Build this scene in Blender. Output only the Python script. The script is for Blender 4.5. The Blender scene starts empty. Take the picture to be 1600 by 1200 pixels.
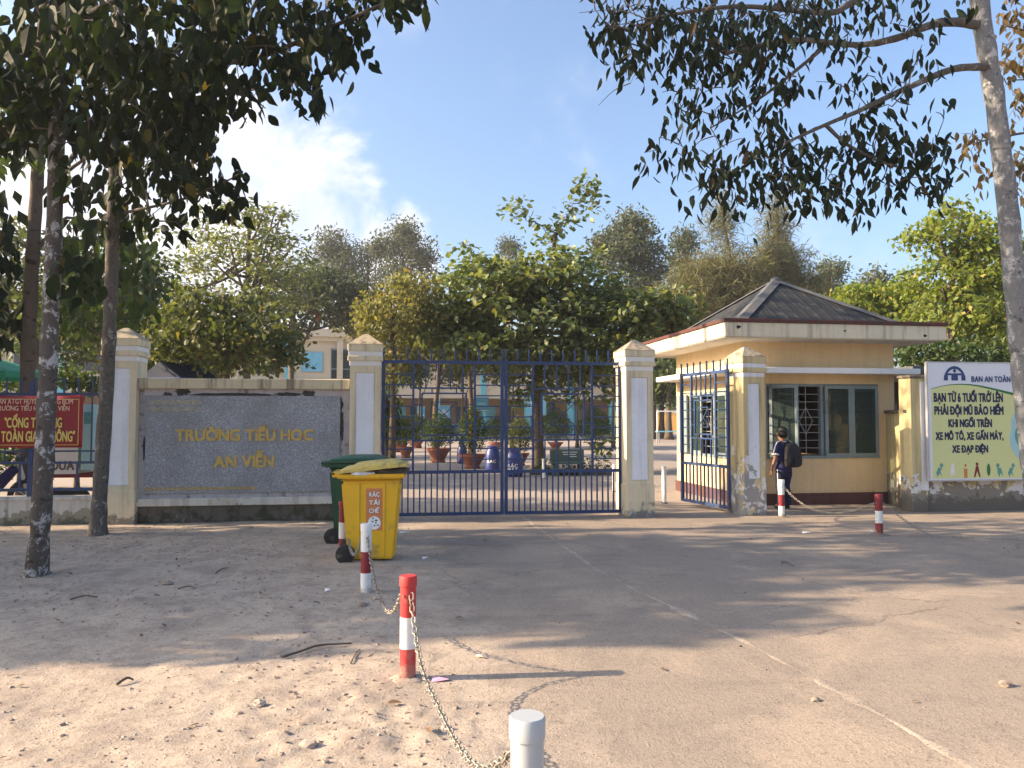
import bpy, bmesh, math, random
import numpy as np
from mathutils import Vector, Matrix
R = math.radians
rng = np.random.default_rng(11)
random.seed(5)
sc = bpy.context.scene
COL = sc.collection

# ------------------------------------------------------------------ camera, sky, sun, exposure
TH = R(2.6); CT, ST = math.cos(TH), math.sin(TH); CAMZ = 1.5
cam_d = bpy.data.cameras.new('camera'); cam = bpy.data.objects.new('camera', cam_d); COL.objects.link(cam)
cam.location = (0, 0, CAMZ); cam.rotation_euler = (math.pi/2 + TH, 0, 0)
cam_d.sensor_width = 36; cam_d.lens = 27.0; cam_d.clip_end = 3000; cam_d.clip_start = 0.05
sc.camera = cam
SUN_EL = R(25.7)
sun_dir = Vector((-0.996*math.cos(SUN_EL), -0.089*math.cos(SUN_EL), math.sin(SUN_EL)))   # towards the sun
sd = bpy.data.lights.new('sun', 'SUN'); sun = bpy.data.objects.new('sun', sd); COL.objects.link(sun)
sd.energy = 5.0; sd.angle = R(0.55); sd.color = (1.0, 0.77, 0.52)
sun.rotation_euler = sun_dir.to_track_quat('Z', 'Y').to_euler()
sc.view_settings.view_transform = 'Standard'; sc.view_settings.look = 'None'
sc.view_settings.gamma = 1.0; sc.view_settings.exposure = 1.35; sc.view_settings.use_curve_mapping = False
sc.cycles.use_denoising = True
sc.cycles.max_bounces = 6; sc.cycles.diffuse_bounces = 3; sc.cycles.transparent_max_bounces = 6
sc.cycles.sample_clamp_indirect = 6

class NT:
    def __init__(s, nt): s.nt = nt
    def add(s, t, **kw):
        n = s.nt.nodes.new(t)
        ins = {}
        for k, v in kw.items():
            if k[0] == '_': ins[k[1:]] = v
            else: setattr(n, k, v)
        for k, v in ins.items():
            k2 = int(k) if k.isdigit() else k.replace('_', ' ')
            so = n.inputs[k2]
            if isinstance(v, bpy.types.NodeSocket): s.nt.links.new(v, so)
            elif hasattr(v, 'outputs'): s.nt.links.new(v.outputs[0], so)
            else:
                if so.type == 'RGBA' and len(v) == 3: v = (*v, 1)
                so.default_value = v
        return n
    def math(s, op, a, b=0.0, c=None, clamp=False):
        kw = dict(_0=a, _1=b)
        if c is not None: kw['_2'] = c
        n = s.add('ShaderNodeMath', operation=op, use_clamp=clamp, **kw); return n.outputs[0]
    def vmul(s, v, k): return s.add('ShaderNodeVectorMath', operation='MULTIPLY', _0=v, _1=k).outputs[0]
    def noise(s, v, scale, detail=4, rough=0.55, dist=0.0):
        return s.add('ShaderNodeTexNoise', _Vector=v, _Scale=scale, _Detail=detail, _Roughness=rough, _Distortion=dist).outputs[0]
    def step(s, x, lo, hi, a=0.0, b=1.0):
        n = s.add('ShaderNodeMapRange', interpolation_type='SMOOTHSTEP', _0=x, _1=lo, _2=hi, _3=a, _4=b); return n.outputs[0]
    def mix(s, f, a, b, mode='MIX'):
        n = s.add('ShaderNodeMix', data_type='RGBA', blend_type=mode)
        for i, v in ((0, f), (6, a), (7, b)):
            if isinstance(v, bpy.types.NodeSocket): s.nt.links.new(v, n.inputs[i])
            else: n.inputs[i].default_value = (*v, 1) if (i > 0 and len(v) == 3) else v
        return n.outputs[2]

world = bpy.data.worlds.new('World'); sc.world = world; world.use_nodes = True
w = NT(world.node_tree); world.node_tree.nodes.clear()
sky = w.add('ShaderNodeTexSky', sky_type='NISHITA', sun_disc=False, sun_elevation=SUN_EL,
            sun_rotation=math.atan2(sun_dir.x, sun_dir.y), altitude=50, air_density=1.0, dust_density=4.2, ozone_density=2.9)
tc = w.add('ShaderNodeTexCoord'); dirv = tc.outputs['Generated']
def ray(px, py):
    a = (px-800)/1200; b = (600-py)/1200
    return Vector((a, CT-b*ST, ST+b*CT))
cdir = ray(290, 450).normalized()
dot = w.add('ShaderNodeVectorMath', operation='DOT_PRODUCT', _0=dirv, _1=tuple(cdir)).outputs['Value']
ang = w.math('ARCCOSINE', dot)
cn = w.noise(dirv, 9.0, 9, 0.58, 0.25)
cn2 = w.noise(dirv, 3.2, 6, 0.55)
edge = w.math('ADD', w.math('SUBTRACT', 0.285, ang), w.math('MULTIPLY', w.math('SUBTRACT', cn, 0.5), 0.30))
cm = w.math('MULTIPLY', w.step(edge, -0.01, 0.07), w.step(cn, 0.25, 0.62, 0.45, .95))
wisps = w.step(w.math('ADD', cn2, w.math('MULTIPLY', cn, 0.35)), 0.74, 0.98, 0.0, 0.4)      # thin fair-weather cloud over the whole sky
cmask = w.math('MAXIMUM', cm, wisps)
skym = w.add('ShaderNodeBackground', _Color=sky.outputs[0], _Strength=0.135)
cl = w.add('ShaderNodeBackground', _Color=w.mix(w.step(cn, .35, .75), (.74,.74,.80), (1.0,.97,.96)), _Strength=0.58)
mx = w.add('ShaderNodeMixShader', _0=cmask, _1=skym.outputs[0], _2=cl.outputs[0])
w.add('ShaderNodeOutputWorld', _Surface=mx.outputs[0])

# ------------------------------------------------------------------ picture <-> place helpers
def P(px, py, Y):
    d = ray(px, py); t = Y/d.y
    return Vector((d.x*t, Y, CAMZ+d.z*t))
def G(px, py, z=0.0):
    d = ray(px, py); t = (z-CAMZ)/d.z
    return Vector((d.x*t, d.y*t, z))
class Frame:
    def __init__(s, ox, oy, deg):
        s.o = Vector((ox, oy)); s.a = R(deg); s.u = Vector((math.cos(s.a), math.sin(s.a))); s.n = Vector((-math.sin(s.a), math.cos(s.a)))
    def pt(s, a, v, z=0.0):
        p = s.o + s.u*a + s.n*v; return Vector((p.x, p.y, z))
    def hit(s, px, py, v=0.0):
        d = ray(px, py); d2 = Vector((d.x, d.y))
        t = (s.o.dot(s.n)+v)/d2.dot(s.n); p = d2*t - s.o
        return p.dot(s.u), CAMZ+d.z*t
E = Frame(1.857, 11.80, 7.5)          # the line of the entrance
H = Frame(4.0, 13.35, 9.0)            # the gatehouse
S = Frame(-7.2, 55.0, 17.0)           # the school block
E_ = E
# ------------------------------------------------------------------ mesh helpers
class MB:
    def __init__(s): s.v = []; s.f = []
    def add(s, vs, fs):
        o = len(s.v); s.v += [tuple(p) for p in vs]; s.f += [tuple(i+o for i in f) for f in fs]; return s
    def b2(s, x0, x1, y0, y1, z0, z1):
        vs = [(x, y, z) for z in (z0, z1) for y in (y0, y1) for x in (x0, x1)]
        return s.add(vs, [(0,2,3,1),(4,5,7,6),(0,1,5,4),(2,6,7,3),(0,4,6,2),(1,3,7,5)])
    def taper(s, x0, x1, y0, y1, z0, X0, X1, Y0, Y1, z1):
        vs = [(x0,y0,z0),(x1,y0,z0),(x1,y1,z0),(x0,y1,z0),(X0,Y0,z1),(X1,Y0,z1),(X1,Y1,z1),(X0,Y1,z1)]
        return s.add(vs, [(3,2,1,0),(4,5,6,7),(0,1,5,4),(1,2,6,5),(2,3,7,6),(3,0,4,7)])
    def box(s, c, d, rot=None):
        vs = []
        for z in (-.5,.5):
            for y in (-.5,.5):
                for x in (-.5,.5):
                    p = Vector((x*d[0], y*d[1], z*d[2]))
                    if rot is not None: p = rot @ p
                    vs.append(p + Vector(c))
        return s.add(vs, [(0,2,3,1),(4,5,7,6),(0,1,5,4),(2,6,7,3),(0,4,6,2),(1,3,7,5)])
    def bar(s, a, b, r=0.01, seg=4):
        return s.tube([a, b], [r, r], seg)
    def tube(s, pts, rad, seg=8, cap=True, jit=0.0):
        pts = [Vector(p) for p in pts]; n = len(pts); base = len(s.v)
        up = None
        for i, p in enumerate(pts):
            d = (pts[min(i+1, n-1)] - pts[max(i-1, 0)])
            d = d.normalized() if d.length > 1e-9 else Vector((0,0,1))
            if up is None:
                up = Vector((0,0,1)) if abs(d.z) < .9 else Vector((1,0,0))
            x = (up - d*up.dot(d)).normalized(); y = d.cross(x); up = x
            for k in range(seg):
                a = 2*math.pi*(k+.5)/seg
                r = rad[i]*(1+(random.random()-.5)*jit)
                s.v.append(tuple(p + (x*math.cos(a) + y*math.sin(a))*r))
        for i in range(n-1):
            for k in range(seg):
                k2 = (k+1) % seg
                s.f.append((base+i*seg+k, base+i*seg+k2, base+(i+1)*seg+k2, base+(i+1)*seg+k))
        if cap:
            s.f.append(tuple(base+k for k in range(seg))[::-1]); s.f.append(tuple(base+(n-1)*seg+k for k in range(seg)))
        return s
    def lathe(s, prof, seg=20, c=(0,0,0), cap=True):
        base = len(s.v); n = len(prof)
        for r, z in prof:
            for k in range(seg):
                a = 2*math.pi*k/seg; s.v.append((c[0]+r*math.cos(a), c[1]+r*math.sin(a), c[2]+z))
        for i in range(n-1):
            for k in range(seg):
                k2 = (k+1) % seg
                s.f.append((base+i*seg+k, base+i*seg+k2, base+(i+1)*seg+k2, base+(i+1)*seg+k))
        if cap:
            s.f.append(tuple(base+k for k in range(seg))[::-1]); s.f.append(tuple(base+(n-1)*seg+k for k in range(seg)))
        return s
    def prism(s, poly, y0, y1):                     # polygon in local x,z pushed along y
        n = len(poly)
        vs = [(x, y0, z) for x, z in poly] + [(x, y1, z) for x, z in poly]
        return s.add(vs, [tuple(range(n)), tuple(range(2*n-1, n-1, -1))] + [(i, i+n, (i+1) % n+n, (i+1) % n) for i in range(n)])
    def build(s, name, mat, parent=None, smooth=False, bevel=0.0, seg=1):
        me = bpy.data.meshes.new(name); me.from_pydata(s.v, [], s.f); me.update()
        if bevel > 0:
            bm = bmesh.new(); bm.from_mesh(me)
            ed = [e for e in bm.edges if len(e.link_faces) == 2 and e.calc_face_angle(0) > 0.5]
            bmesh.ops.bevel(bm, geom=ed, offset=bevel, segments=seg, affect='EDGES', clamp_overlap=True)
            bm.to_mesh(me); bm.free()
        if smooth:
            me.shade_smooth()
            if smooth == 'a': me.set_sharp_from_angle(angle=R(38))
        return link(name, me, mat, parent)
def link(name, me, mat, parent=None):
    if mat is not None and len(me.materials) == 0: me.materials.append(mat)
    o = bpy.data.objects.new(name, me); COL.objects.link(o)
    if parent is not None: o.parent = parent
    return o
def tag(o, label, cat, group=None):
    o['label'] = label; o['category'] = cat
    if group: o['group'] = group
    return o
def blob(c, r, seed, sub=2, amp=.3, sq=(1,1,1)):
    bm = bmesh.new(); bmesh.ops.create_icosphere(bm, subdivisions=sub, radius=1); rg = random.Random(seed)
    m = MB()
    for v in bm.verts:
        d = v.co.normalized(); k = 1+amp*(rg.random()-.5)*2
        m.v.append((c[0]+d.x*r*k*sq[0], c[1]+d.y*r*k*sq[1], c[2]+d.z*r*k*sq[2]))
    m.f = [tuple(v.index for v in f.verts) for f in bm.faces]; bm.free(); return m
def thing(name, label, cat, loc=(0,0,0), rotz=0.0, group=None):
    o = bpy.data.objects.new(name, None); COL.objects.link(o); o.location = loc; o.rotation_euler = (0,0,rotz); o.empty_display_size = .2
    return tag(o, label, cat, group)
def struct(o): o['kind'] = 'structure'; return o
def stuff(o): o['kind'] = 'stuff'; return o
def dup(root, loc=None, rotz=None, label=None, group=None):
    def cp(o, par):
        c = o.copy(); COL.objects.link(c)
        if par is not None: c.parent = par
        for ch in list(o.children): cp(ch, c)
        return c
    r = cp(root, None)
    if loc is not None: r.location = loc
    if rotz is not None: r.rotation_euler = (0,0,rotz)
    if label: r['label'] = label
    if group: r['group'] = group
    return r
import unicodedata
GLY = {}
def glyph(ch):
    if ch not in GLY:
        c = bpy.data.curves.new('t', 'FONT'); c.body = ch; c.resolution_u = 3
        o = bpy.data.objects.new('t', c); COL.objects.link(o)
        me = bpy.data.meshes.new_from_object(o.evaluated_get(bpy.context.evaluated_depsgraph_get()))
        bpy.data.objects.remove(o); bpy.data.curves.remove(c)
        GLY[ch] = ([tuple(v.co[:2]) for v in me.vertices], [tuple(p.vertices) for p in me.polygons]); bpy.data.meshes.remove(me)
    return GLY[ch]
def stroke(V, F, pts, t=.07):
    for (x0, y0), (x1, y1) in zip(pts[:-1], pts[1:]):
        dx, dy = x1-x0, y1-y0; L = math.hypot(dx, dy); nx, ny = -dy/L*t/2, dx/L*t/2; ex, ey = dx/L*t*.3, dy/L*t*.3; o = len(V)
        V += [(x0-nx-ex, y0-ny-ey), (x1-nx+ex, y1-ny+ey), (x1+nx+ex, y1+ny+ey), (x0+nx-ex, y0+ny-ey)]; F.append((o, o+1, o+2, o+3))
CAPH = max(v[1] for v in glyph('H')[0])
MARK = {0x300: [(-.11, .17), (.05, .06)], 0x301: [(-.05, .06), (.11, .17)], 0x309: [(-.07, .15), (.0, .20), (.06, .15), (.0, .10), (.0, .05)], 0x303: [(-.14, .07), (-.06, .14), (.05, .08), (.14, .15)],
        0x302: [(-.14, .05), (0, .16), (.14, .05)], 0x306: [(-.13, .16), (-.06, .06), (.06, .06), (.13, .16)]}
def text(name, body, parent, mat, x, z, y, h, width=None, bold=0.02, depth=0.0, align='C', sx=1.0):
    """signwriter's capitals: each letter set by hand, accents drawn as strokes over it"""
    V = []; F = []; pen = 0.0
    for ch in body:
        if ch == ' ': pen += .30; continue
        if ch in '“”':
            sg = -1 if ch == '“' else 1
            for k in (0, .13): stroke(V, F, [(pen+.06+k-.03*sg, CAPH*.78), (pen+.06+k+.03*sg, CAPH*1.0)], .075)
            pen += .30; continue
        dec = [ord(q) for q in unicodedata.normalize('NFD', ch)]; bc = chr(dec[0]); bar = False
        if bc == 'Đ': bc, bar = 'D', True
        gv, gf = glyph(bc); mn = min(v[0] for v in gv); wd = max(v[0] for v in gv)-mn; o = len(V)
        V += [(v[0]-mn+pen, v[1]) for v in gv]; F += [tuple(i+o for i in f) for f in gf]; cx = pen+wd/2; top = 0.0
        if bar: stroke(V, F, [(pen-.07, CAPH*.5), (pen+.22, CAPH*.5)])
        circ = 0x302 in dec or 0x306 in dec
        for d in dec[1:]:
            if d == 0x323: stroke(V, F, [(cx-.045, -.14), (cx+.045, -.14)], .09)
            elif d == 0x31B: stroke(V, F, [(pen+wd-.04, CAPH*.93), (pen+wd+.06, CAPH*.98), (pen+wd+.06, CAPH*1.14)])
            else:
                ox, oy = (cx, CAPH) if (d in (0x302, 0x306) or not circ) else ((cx+.22, CAPH+.05) if d in (0x300, 0x301, 0x309) else (cx, CAPH+.15))
                stroke(V, F, [(ox+a, oy+b) for a, b in MARK[d]])
        pen += wd + .105
    co = np.array(V); k = h/CAPH; d = bold
    sh = [(0, 0)] + ([(d, 0), (-d, 0), (d, d*.6), (-d, d*.6), (d, -d*.6), (-d, -d*.6)] if d > .008 else [])
    VV = []; FF = []
    for i, (a, b) in enumerate(sh):
        FF += [tuple(v+i*len(co) for v in f) for f in F]; VV.append(np.stack([co[:,0]+a, np.full(len(co), i*.00012), co[:,1]+b], 1))
    co = np.concatenate(VV); X = co[:,0]*k*sx; X = X-X.min()
    if width: X = X*(width/max(X.max(), 1e-6))
    X = X-{'C': X.max()/2, 'L': 0, 'R': X.max()}[align]
    me = bpy.data.meshes.new(name); me.from_pydata(np.stack([x+X, y-co[:,1]-depth, z+co[:,2]*k], 1).tolist(), [], FF); me.update()
    if depth:
        bm = bmesh.new(); bm.from_mesh(me); r_ = bmesh.ops.extrude_face_region(bm, geom=bm.faces[:]); bmesh.ops.translate(bm, vec=(0, depth, 0), verts=[e for e in r_['geom'] if isinstance(e, bmesh.types.BMVert)]); bm.to_mesh(me); bm.free()
    return link(name, me, mat, parent)

def vnoise(x, y, seed=0):
    xi = np.floor(x).astype(np.int64); yi = np.floor(y).astype(np.int64); fx = x-xi; fy = y-yi
    fx = fx*fx*(3-2*fx); fy = fy*fy*(3-2*fy)
    def h(a, b):
        n = (a*374761393 + b*668265263 + seed*1442695041) & 0x7fffffff
        n = ((n ^ (n >> 13))*1274126177) & 0x7fffffff
        return ((n ^ (n >> 16)) & 0xffff)/65535.0
    return (h(xi,yi)*(1-fx)+h(xi+1,yi)*fx)*(1-fy)+(h(xi,yi+1)*(1-fx)+h(xi+1,yi+1)*fx)*fy
def fbm(x, y, oct=4, seed=0):
    t = 0; a = .5
    for i in range(oct): t = t + a*(vnoise(x, y, seed+i)-.5); x = x*2.03+3.1; y = y*2.03+1.7; a *= .5
    return t

# ------------------------------------------------------------------ materials
def mat_new(name):
    m = bpy.data.materials.new(name); m.use_nodes = True; m.node_tree.nodes.clear(); n = NT(m.node_tree); return m, n
def finish(n, bsdf, disp=None):
    n.add('ShaderNodeOutputMaterial', _Surface=bsdf.outputs[0] if hasattr(bsdf, 'outputs') else bsdf)
def M(name, col, rough=.6, var=.18, scale=6, bump=.0, bscale=60, metal=0.0, spec=.4, dirt=None, dirt_amt=.5, dscale=4, splash=None, chip=None):
    m, n = mat_new(name)
    geo = n.add('ShaderNodeNewGeometry'); p = geo.outputs['Position']
    nz = n.noise(p, scale, 5)
    c = n.mix(nz, tuple(v*(1-var) for v in col), tuple(min(1, v*(1+var)) for v in col))
    if dirt:
        dm = n.step(n.noise(p, dscale, 8, .65), .62-dirt_amt*.25, .72-dirt_amt*.1, 0, .85)
        c = n.mix(dm, c, dirt)
    if chip:                                                         # flaked paint showing what is beneath
        c = n.mix(n.step(n.noise(p, 34, 9, .72, .4), .655, .675), c, chip); c = n.mix(n.step(n.noise(n.vmul(p, (60, 60, 7)), 1, 5, .7), .60, .70, 0, .45), c, tuple(v*.55 for v in col))
    if splash:                                                       # soil splashed up from the ground
        zz = n.add('ShaderNodeSeparateXYZ', _0=p).outputs[2]; sp = n.math('ADD', n.noise(p, 18, 7, .7), n.math('MULTIPLY', n.math('SUBTRACT', .07, zz), 3.2))
        c = n.mix(n.step(sp, .42, .72, 0, .85), c, splash)
    kw = dict(_Base_Color=c, _Roughness=n.step(nz, .2, .8, rough-.06, min(1, rough+.08)), _Metallic=metal)
    b = n.add('ShaderNodeBsdfPrincipled', **kw); b.inputs['Specular IOR Level'].default_value = spec
    if bump:
        bp = n.add('ShaderNodeBump', _Strength=.6, _Distance=bump, _Height=n.noise(p, bscale, 5)); m.node_tree.links.new(bp.outputs[0], b.inputs['Normal'])
    finish(n, b); return m
def plaster(name, col, under=(.55,.55,.53), peel=.30, peel_z=0.3, peel_k=.25, dirt=(.10,.085,.07), dirt_z=.25, dirt_k=.5, dirt_t=.55, streak=.35, mortar=None, scale=5.0):
    m, n = mat_new(name)
    geo = n.add('ShaderNodeNewGeometry'); p = geo.outputs['Position']
    z = n.add('ShaderNodeSeparateXYZ', _0=p).outputs[2]
    n1 = n.noise(p, 1.7, 5); n2 = n.noise(p, 14, 6)
    c = n.mix(n1, tuple(v*.86 for v in col), tuple(min(1, v*1.1) for v in col))
    c = n.mix(n.step(n2, .35, .75, 0, .22), c, tuple(v*.72 for v in col))
    st = n.noise(n.vmul(p, (9, 9, .7)), 1.0, 5, .6)
    c = n.mix(n.step(st, .47, .66, 0, streak), c, (col[0]*.36, col[1]*.35, col[2]*.36))
    pn = n.noise(p, scale, 9, .62, .3)
    zz = n.math('MULTIPLY', n.math('SUBTRACT', peel_z, z), peel_k)
    zz = n.math('MINIMUM', n.math('MAXIMUM', zz, -.25), .25)
    pk = n.step(n.math('ADD', pn, zz), .80-peel*.5, .815-peel*.5)
    c = n.mix(pk, c, under)
    if mortar:
        pn2 = n.noise(n.vmul(p, (1.1, 1.1, 1.1)), scale*.8, 9, .6, .4)
        pk2 = n.step(n.math('ADD', pn2, zz), .74-peel*.35, .755-peel*.35)
        c = n.mix(pk2, c, mortar)
        pk = n.math('MAXIMUM', pk, pk2)
    dn = n.noise(p, 6.5, 8, .68)
    dz = n.math('MULTIPLY', n.math('SUBTRACT', dirt_z, z), dirt_k); dz = n.math('MAXIMUM', dz, -.3)
    c = n.mix(n.step(n.math('ADD', dn, dz), dirt_t, dirt_t+.14, 0, .85), c, dirt)
    b = n.add('ShaderNodeBsdfPrincipled', _Base_Color=c, _Roughness=.88); b.inputs['Specular IOR Level'].default_value = .2
    hgt = n.math('SUBTRACT', n.math('MULTIPLY', n2, .35), n.math('MULTIPLY', pk, .6))
    bp = n.add('ShaderNodeBump', _Strength=.7, _Distance=.006, _Height=hgt); m.node_tree.links.new(bp.outputs[0], b.inputs['Normal'])
    finish(n, b); return m
def leafmat(name, ca, cb, cc=None, trans=.35, rough=.55, tcol=None, spec=.28):
    m, n = mat_new(name)
    rnd = n.add('ShaderNodeNewGeometry').outputs['Random Per Island']
    orr = n.add('ShaderNodeObjectInfo').outputs['Random']
    r = n.math('FRACT', n.math('ADD', rnd, orr))
    c = n.mix(r, ca, cb)
    if cc: c = n.mix(n.step(n.math('FRACT', n.math('MULTIPLY', r, 7.31)), .95, .99), c, cc)
    b = n.add('ShaderNodeBsdfPrincipled', _Base_Color=c, _Roughness=rough); b.inputs['Specular IOR Level'].default_value = spec
    t = n.add('ShaderNodeBsdfTranslucent', _Color=n.mix(1.0, c, tcol or (1.6, 1.5, .6), 'MULTIPLY'))
    mx = n.add('ShaderNodeMixShader', _0=trans, _1=b.outputs[0], _2=t.outputs[0])
    finish(n, mx); return m
def barkmat(name, col, lichen=(.42,.42,.40), amt=.5, scale=7, dark=.35):
    m, n = mat_new(name)
    p = n.add('ShaderNodeNewGeometry').outputs['Position']
    a = n.noise(n.vmul(p, (1,1,.45)), scale*3, 8, .65)
    c = n.mix(a, tuple(v*dark for v in col), tuple(v*1.35 for v in col))
    l = n.noise(n.vmul(p, (1,1,.85)), scale, 10, .75, .4)
    c = n.mix(n.step(l, .66-amt*.22, .71-amt*.22, 0, .9), c, lichen)
    k = n.noise(n.vmul(p, (1,1,1.9)), scale*.8, 7, .65, .5)
    c = n.mix(n.step(k, .58, .64, 0, .85), c, tuple(v*.33 for v in col))
    b = n.add('ShaderNodeBsdfPrincipled', _Base_Color=c, _Roughness=.9); b.inputs['Specular IOR Level'].default_value = .15
    bp = n.add('ShaderNodeBump', _Strength=1.0, _Distance=.012, _Height=n.math('ADD', a, n.math('MULTIPLY', l, .5))); m.node_tree.links.new(bp.outputs[0], b.inputs['Normal'])
    finish(n, b); return m

WHITE_OLD = (.66,.67,.70)
m_pillar = plaster('pillar_paint', (.70,.615,.43), under=(.58,.57,.54), peel=.16, peel_z=.45, peel_k=.5, dirt=(.16,.145,.125), dirt_z=.30, dirt_k=.9, dirt_t=.60, streak=.42)
m_pillar_worn = plaster('worn_pillar_paint', (.60,.49,.27), under=(.66,.65,.63), peel=.44, peel_z=.8, peel_k=.2, dirt=(.13,.12,.11), dirt_z=.3, dirt_k=.4, dirt_t=.60, streak=.6, mortar=(.30,.29,.28))
m_panel = plaster('panel_paint', (.78,.80,.84), under=(.45,.44,.42), peel=.02, peel_z=.2, dirt_z=.0, dirt_k=.3, dirt_t=.66, streak=.20)
m_panel_worn = plaster('worn_panel_paint', (.74,.74,.77), under=(.33,.32,.32), peel=.36, peel_z=1.0, peel_k=.05, dirt_z=.0, dirt_k=.3, dirt_t=.66, streak=.25, scale=3.2)
m_captop = plaster('cap_concrete', (.42,.36,.26), under=(.30,.28,.24), peel=.35, peel_z=4, peel_k=.05, dirt_z=2.8, dirt_k=.3, dirt_t=.56, streak=.5)
m_signwall = plaster('sign_wall_paint', (.52,.48,.49), under=(.28,.26,.25), peel=.42, peel_z=.6, peel_k=.1, dirt=(.06,.055,.05), dirt_z=.2, dirt_k=.0, dirt_t=.56, streak=.30)
m_coping = plaster('coping_paint', (.60,.525,.36), under=(.40,.36,.28), peel=.25, peel_z=2, peel_k=.05, dirt_z=1.9, dirt_k=.5, dirt_t=.60, streak=1.0)
m_ledge = plaster('ledge_paint', (.60,.58,.52), under=(.45,.40,.27), peel=.42, peel_z=1, peel_k=.05, dirt_z=.3, dirt_k=.4, dirt_t=.58, streak=.35)
m_plinth = plaster('mossy_plinth', (.135,.12,.10), under=(.23,.21,.18), peel=.20, peel_z=.3, peel_k=.2, dirt=(.045,.05,.03), dirt_z=.2, dirt_k=.5, dirt_t=.50, streak=.5)
m_lowwall = plaster('fence_wall_paint', (.55,.54,.52), under=(.27,.26,.21), peel=.48, peel_z=.25, peel_k=.9, dirt=(.10,.10,.07), dirt_z=.16, dirt_k=1.2, dirt_t=.55, streak=.5)
m_house = plaster('gatehouse_paint', (.72,.535,.305), under=(.55,.52,.46), peel=.05, peel_z=.4, peel_k=.3, dirt=(.27,.22,.16), dirt_z=.35, dirt_k=.45, dirt_t=.62, streak=.10)
m_houseband = plaster('gatehouse_plinth_paint', (.12,.058,.052), under=(.30,.24,.22), peel=.12, peel_z=.1, peel_k=.3, dirt_z=.06, dirt_k=1.5, dirt_t=.6, streak=.3)
m_rwall = plaster('peeling_yellow_wall', (.58,.49,.27), under=(.62,.62,.61), peel=.46, peel_z=.55, peel_k=.5, dirt=(.13,.115,.095), dirt_z=.33, dirt_k=1.3, dirt_t=.56, streak=.4, mortar=(.24,.22,.19))
m_fascia = plaster('fascia_paint', (.66,.61,.47), under=(.4,.37,.33), peel=.06, peel_z=2, peel_k=.0, dirt=(.22,.19,.15), dirt_z=-1, dirt_k=.05, dirt_t=.60, streak=.55)
m_soffit = M('soffit_paint', (.55,.52,.45), .9, .2, 3, dirt=(.25,.22,.18), dirt_amt=.2)
m_roofred = M('red_oxide_edge', (.10,.036,.03), .85, .35, 9, .004, 40, dirt=(.06,.045,.04), dirt_amt=.7)
m_roof = M('grey_metal_roof', (.036,.039,.042), .85, .25, 4, .002, 30, spec=.12, dirt=(.10,.095,.085), dirt_amt=.3)
m_ridge = M('grey_ridge_metal', (.115,.118,.12), .8, .2, 5, spec=.15)
m_white = M('white_paint', (.74,.74,.73), .6, .08, 8, dirt=(.42,.40,.36), dirt_amt=.15)
m_granite_specks = None
m, n = mat_new('granite'); p = n.add('ShaderNodeNewGeometry').outputs['Position']
v1 = n.add('ShaderNodeTexVoronoi', _Vector=p, _Scale=210.0); v1r = n.add('ShaderNodeSeparateColor', _0=v1.outputs['Color']).outputs[0]
c = n.mix(v1r, (.10,.112,.135), (.36,.385,.42)); v2 = n.add('ShaderNodeTexVoronoi', _Vector=p, _Scale=130.0); v2r = n.add('ShaderNodeSeparateColor', _0=v2.outputs['Color']).outputs[1]
c = n.mix(n.step(v2r, .74, .86, 0, .85), c, (.55,.57,.60)); c = n.mix(n.step(n.noise(p, 2.2, 5), .35, .7, 0, .45), c, (.15,.15,.15))
b = n.add('ShaderNodeBsdfPrincipled', _Base_Color=c, _Roughness=.42); finish(n, b); m_granite = m
m_gold = M('gold_letter', (.50,.36,.11), .45, .35, 18, metal=.25, dirt=(.38,.17,.07), dirt_amt=.35, dscale=9)
m_goldpale = M('faded_gold_letter', (.50,.45,.30), .6, .3, 12, dirt=(.22,.21,.19), dirt_amt=.5, dscale=16)
m_blue = M('blue_gate_paint', (.015,.043,.14), .45, .25, 7, .001, 90, spec=.5, dirt=(.05,.05,.07), dirt_amt=.3)
m_bluepale = M('lighter_blue_paint', (.022,.055,.145), .55, .25, 7, .001, 90, dirt=(.12,.09,.07), dirt_amt=.35)  # slightly lighter, rougher copy of the gate blue with brown patches
m_steel = M('galvanised_chain', (.33,.31,.27), .5, .3, 30, metal=.55, dirt=(.17,.12,.08), dirt_amt=.5, dscale=20)
m_bwhite = M('bollard_white', (.70,.70,.68), .55, .06, 20, dirt=(.42,.38,.32), dirt_amt=.25, dscale=12, splash=(.30,.235,.18), chip=(.45,.43,.40))
m_bred = M('bollard_red', (.46,.035,.035), .6, .18, 15, dirt=(.36,.16,.13), dirt_amt=.3, dscale=11, splash=(.30,.235,.18), chip=(.50,.36,.33))
m_bmaroon = M('bollard_dark_red', (.20,.018,.025), .6, .18, 15, dirt=(.14,.07,.06), dirt_amt=.3, dscale=11, splash=(.30,.235,.18), chip=(.40,.36,.34))
m_pvc = M('grey_white_pipe', (.36,.39,.41), .35, .05, 20, spec=.5, dirt=(.42,.40,.37), dirt_amt=.12, dscale=14)
m_ybin = M('yellow_plastic', (.72,.41,.012), .42, .10, 6, spec=.5, dirt=(.34,.24,.06), dirt_amt=.30, dscale=5)
m_ylid = M('dirty_yellow_plastic', (.58,.44,.11), .55, .18, 8, dirt=(.24,.17,.08), dirt_amt=.6, dscale=8)
m_gbin = M('green_plastic', (.008,.065,.026), .42, .18, 6, spec=.5, dirt=(.04,.07,.04), dirt_amt=.3)
m_rubber = M('black_rubber', (.018,.018,.019), .75, .2, 15, dirt=(.12,.10,.08), dirt_amt=.35, dscale=12)
m_orange = M('orange_sticker', (.56,.20,.075), .6, .08, 9)
m_letter_w = M('white_lettering', (.78,.78,.77), .6, .05)
m_paper = M('paper_white', (.72,.71,.69), .7, .08)
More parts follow.
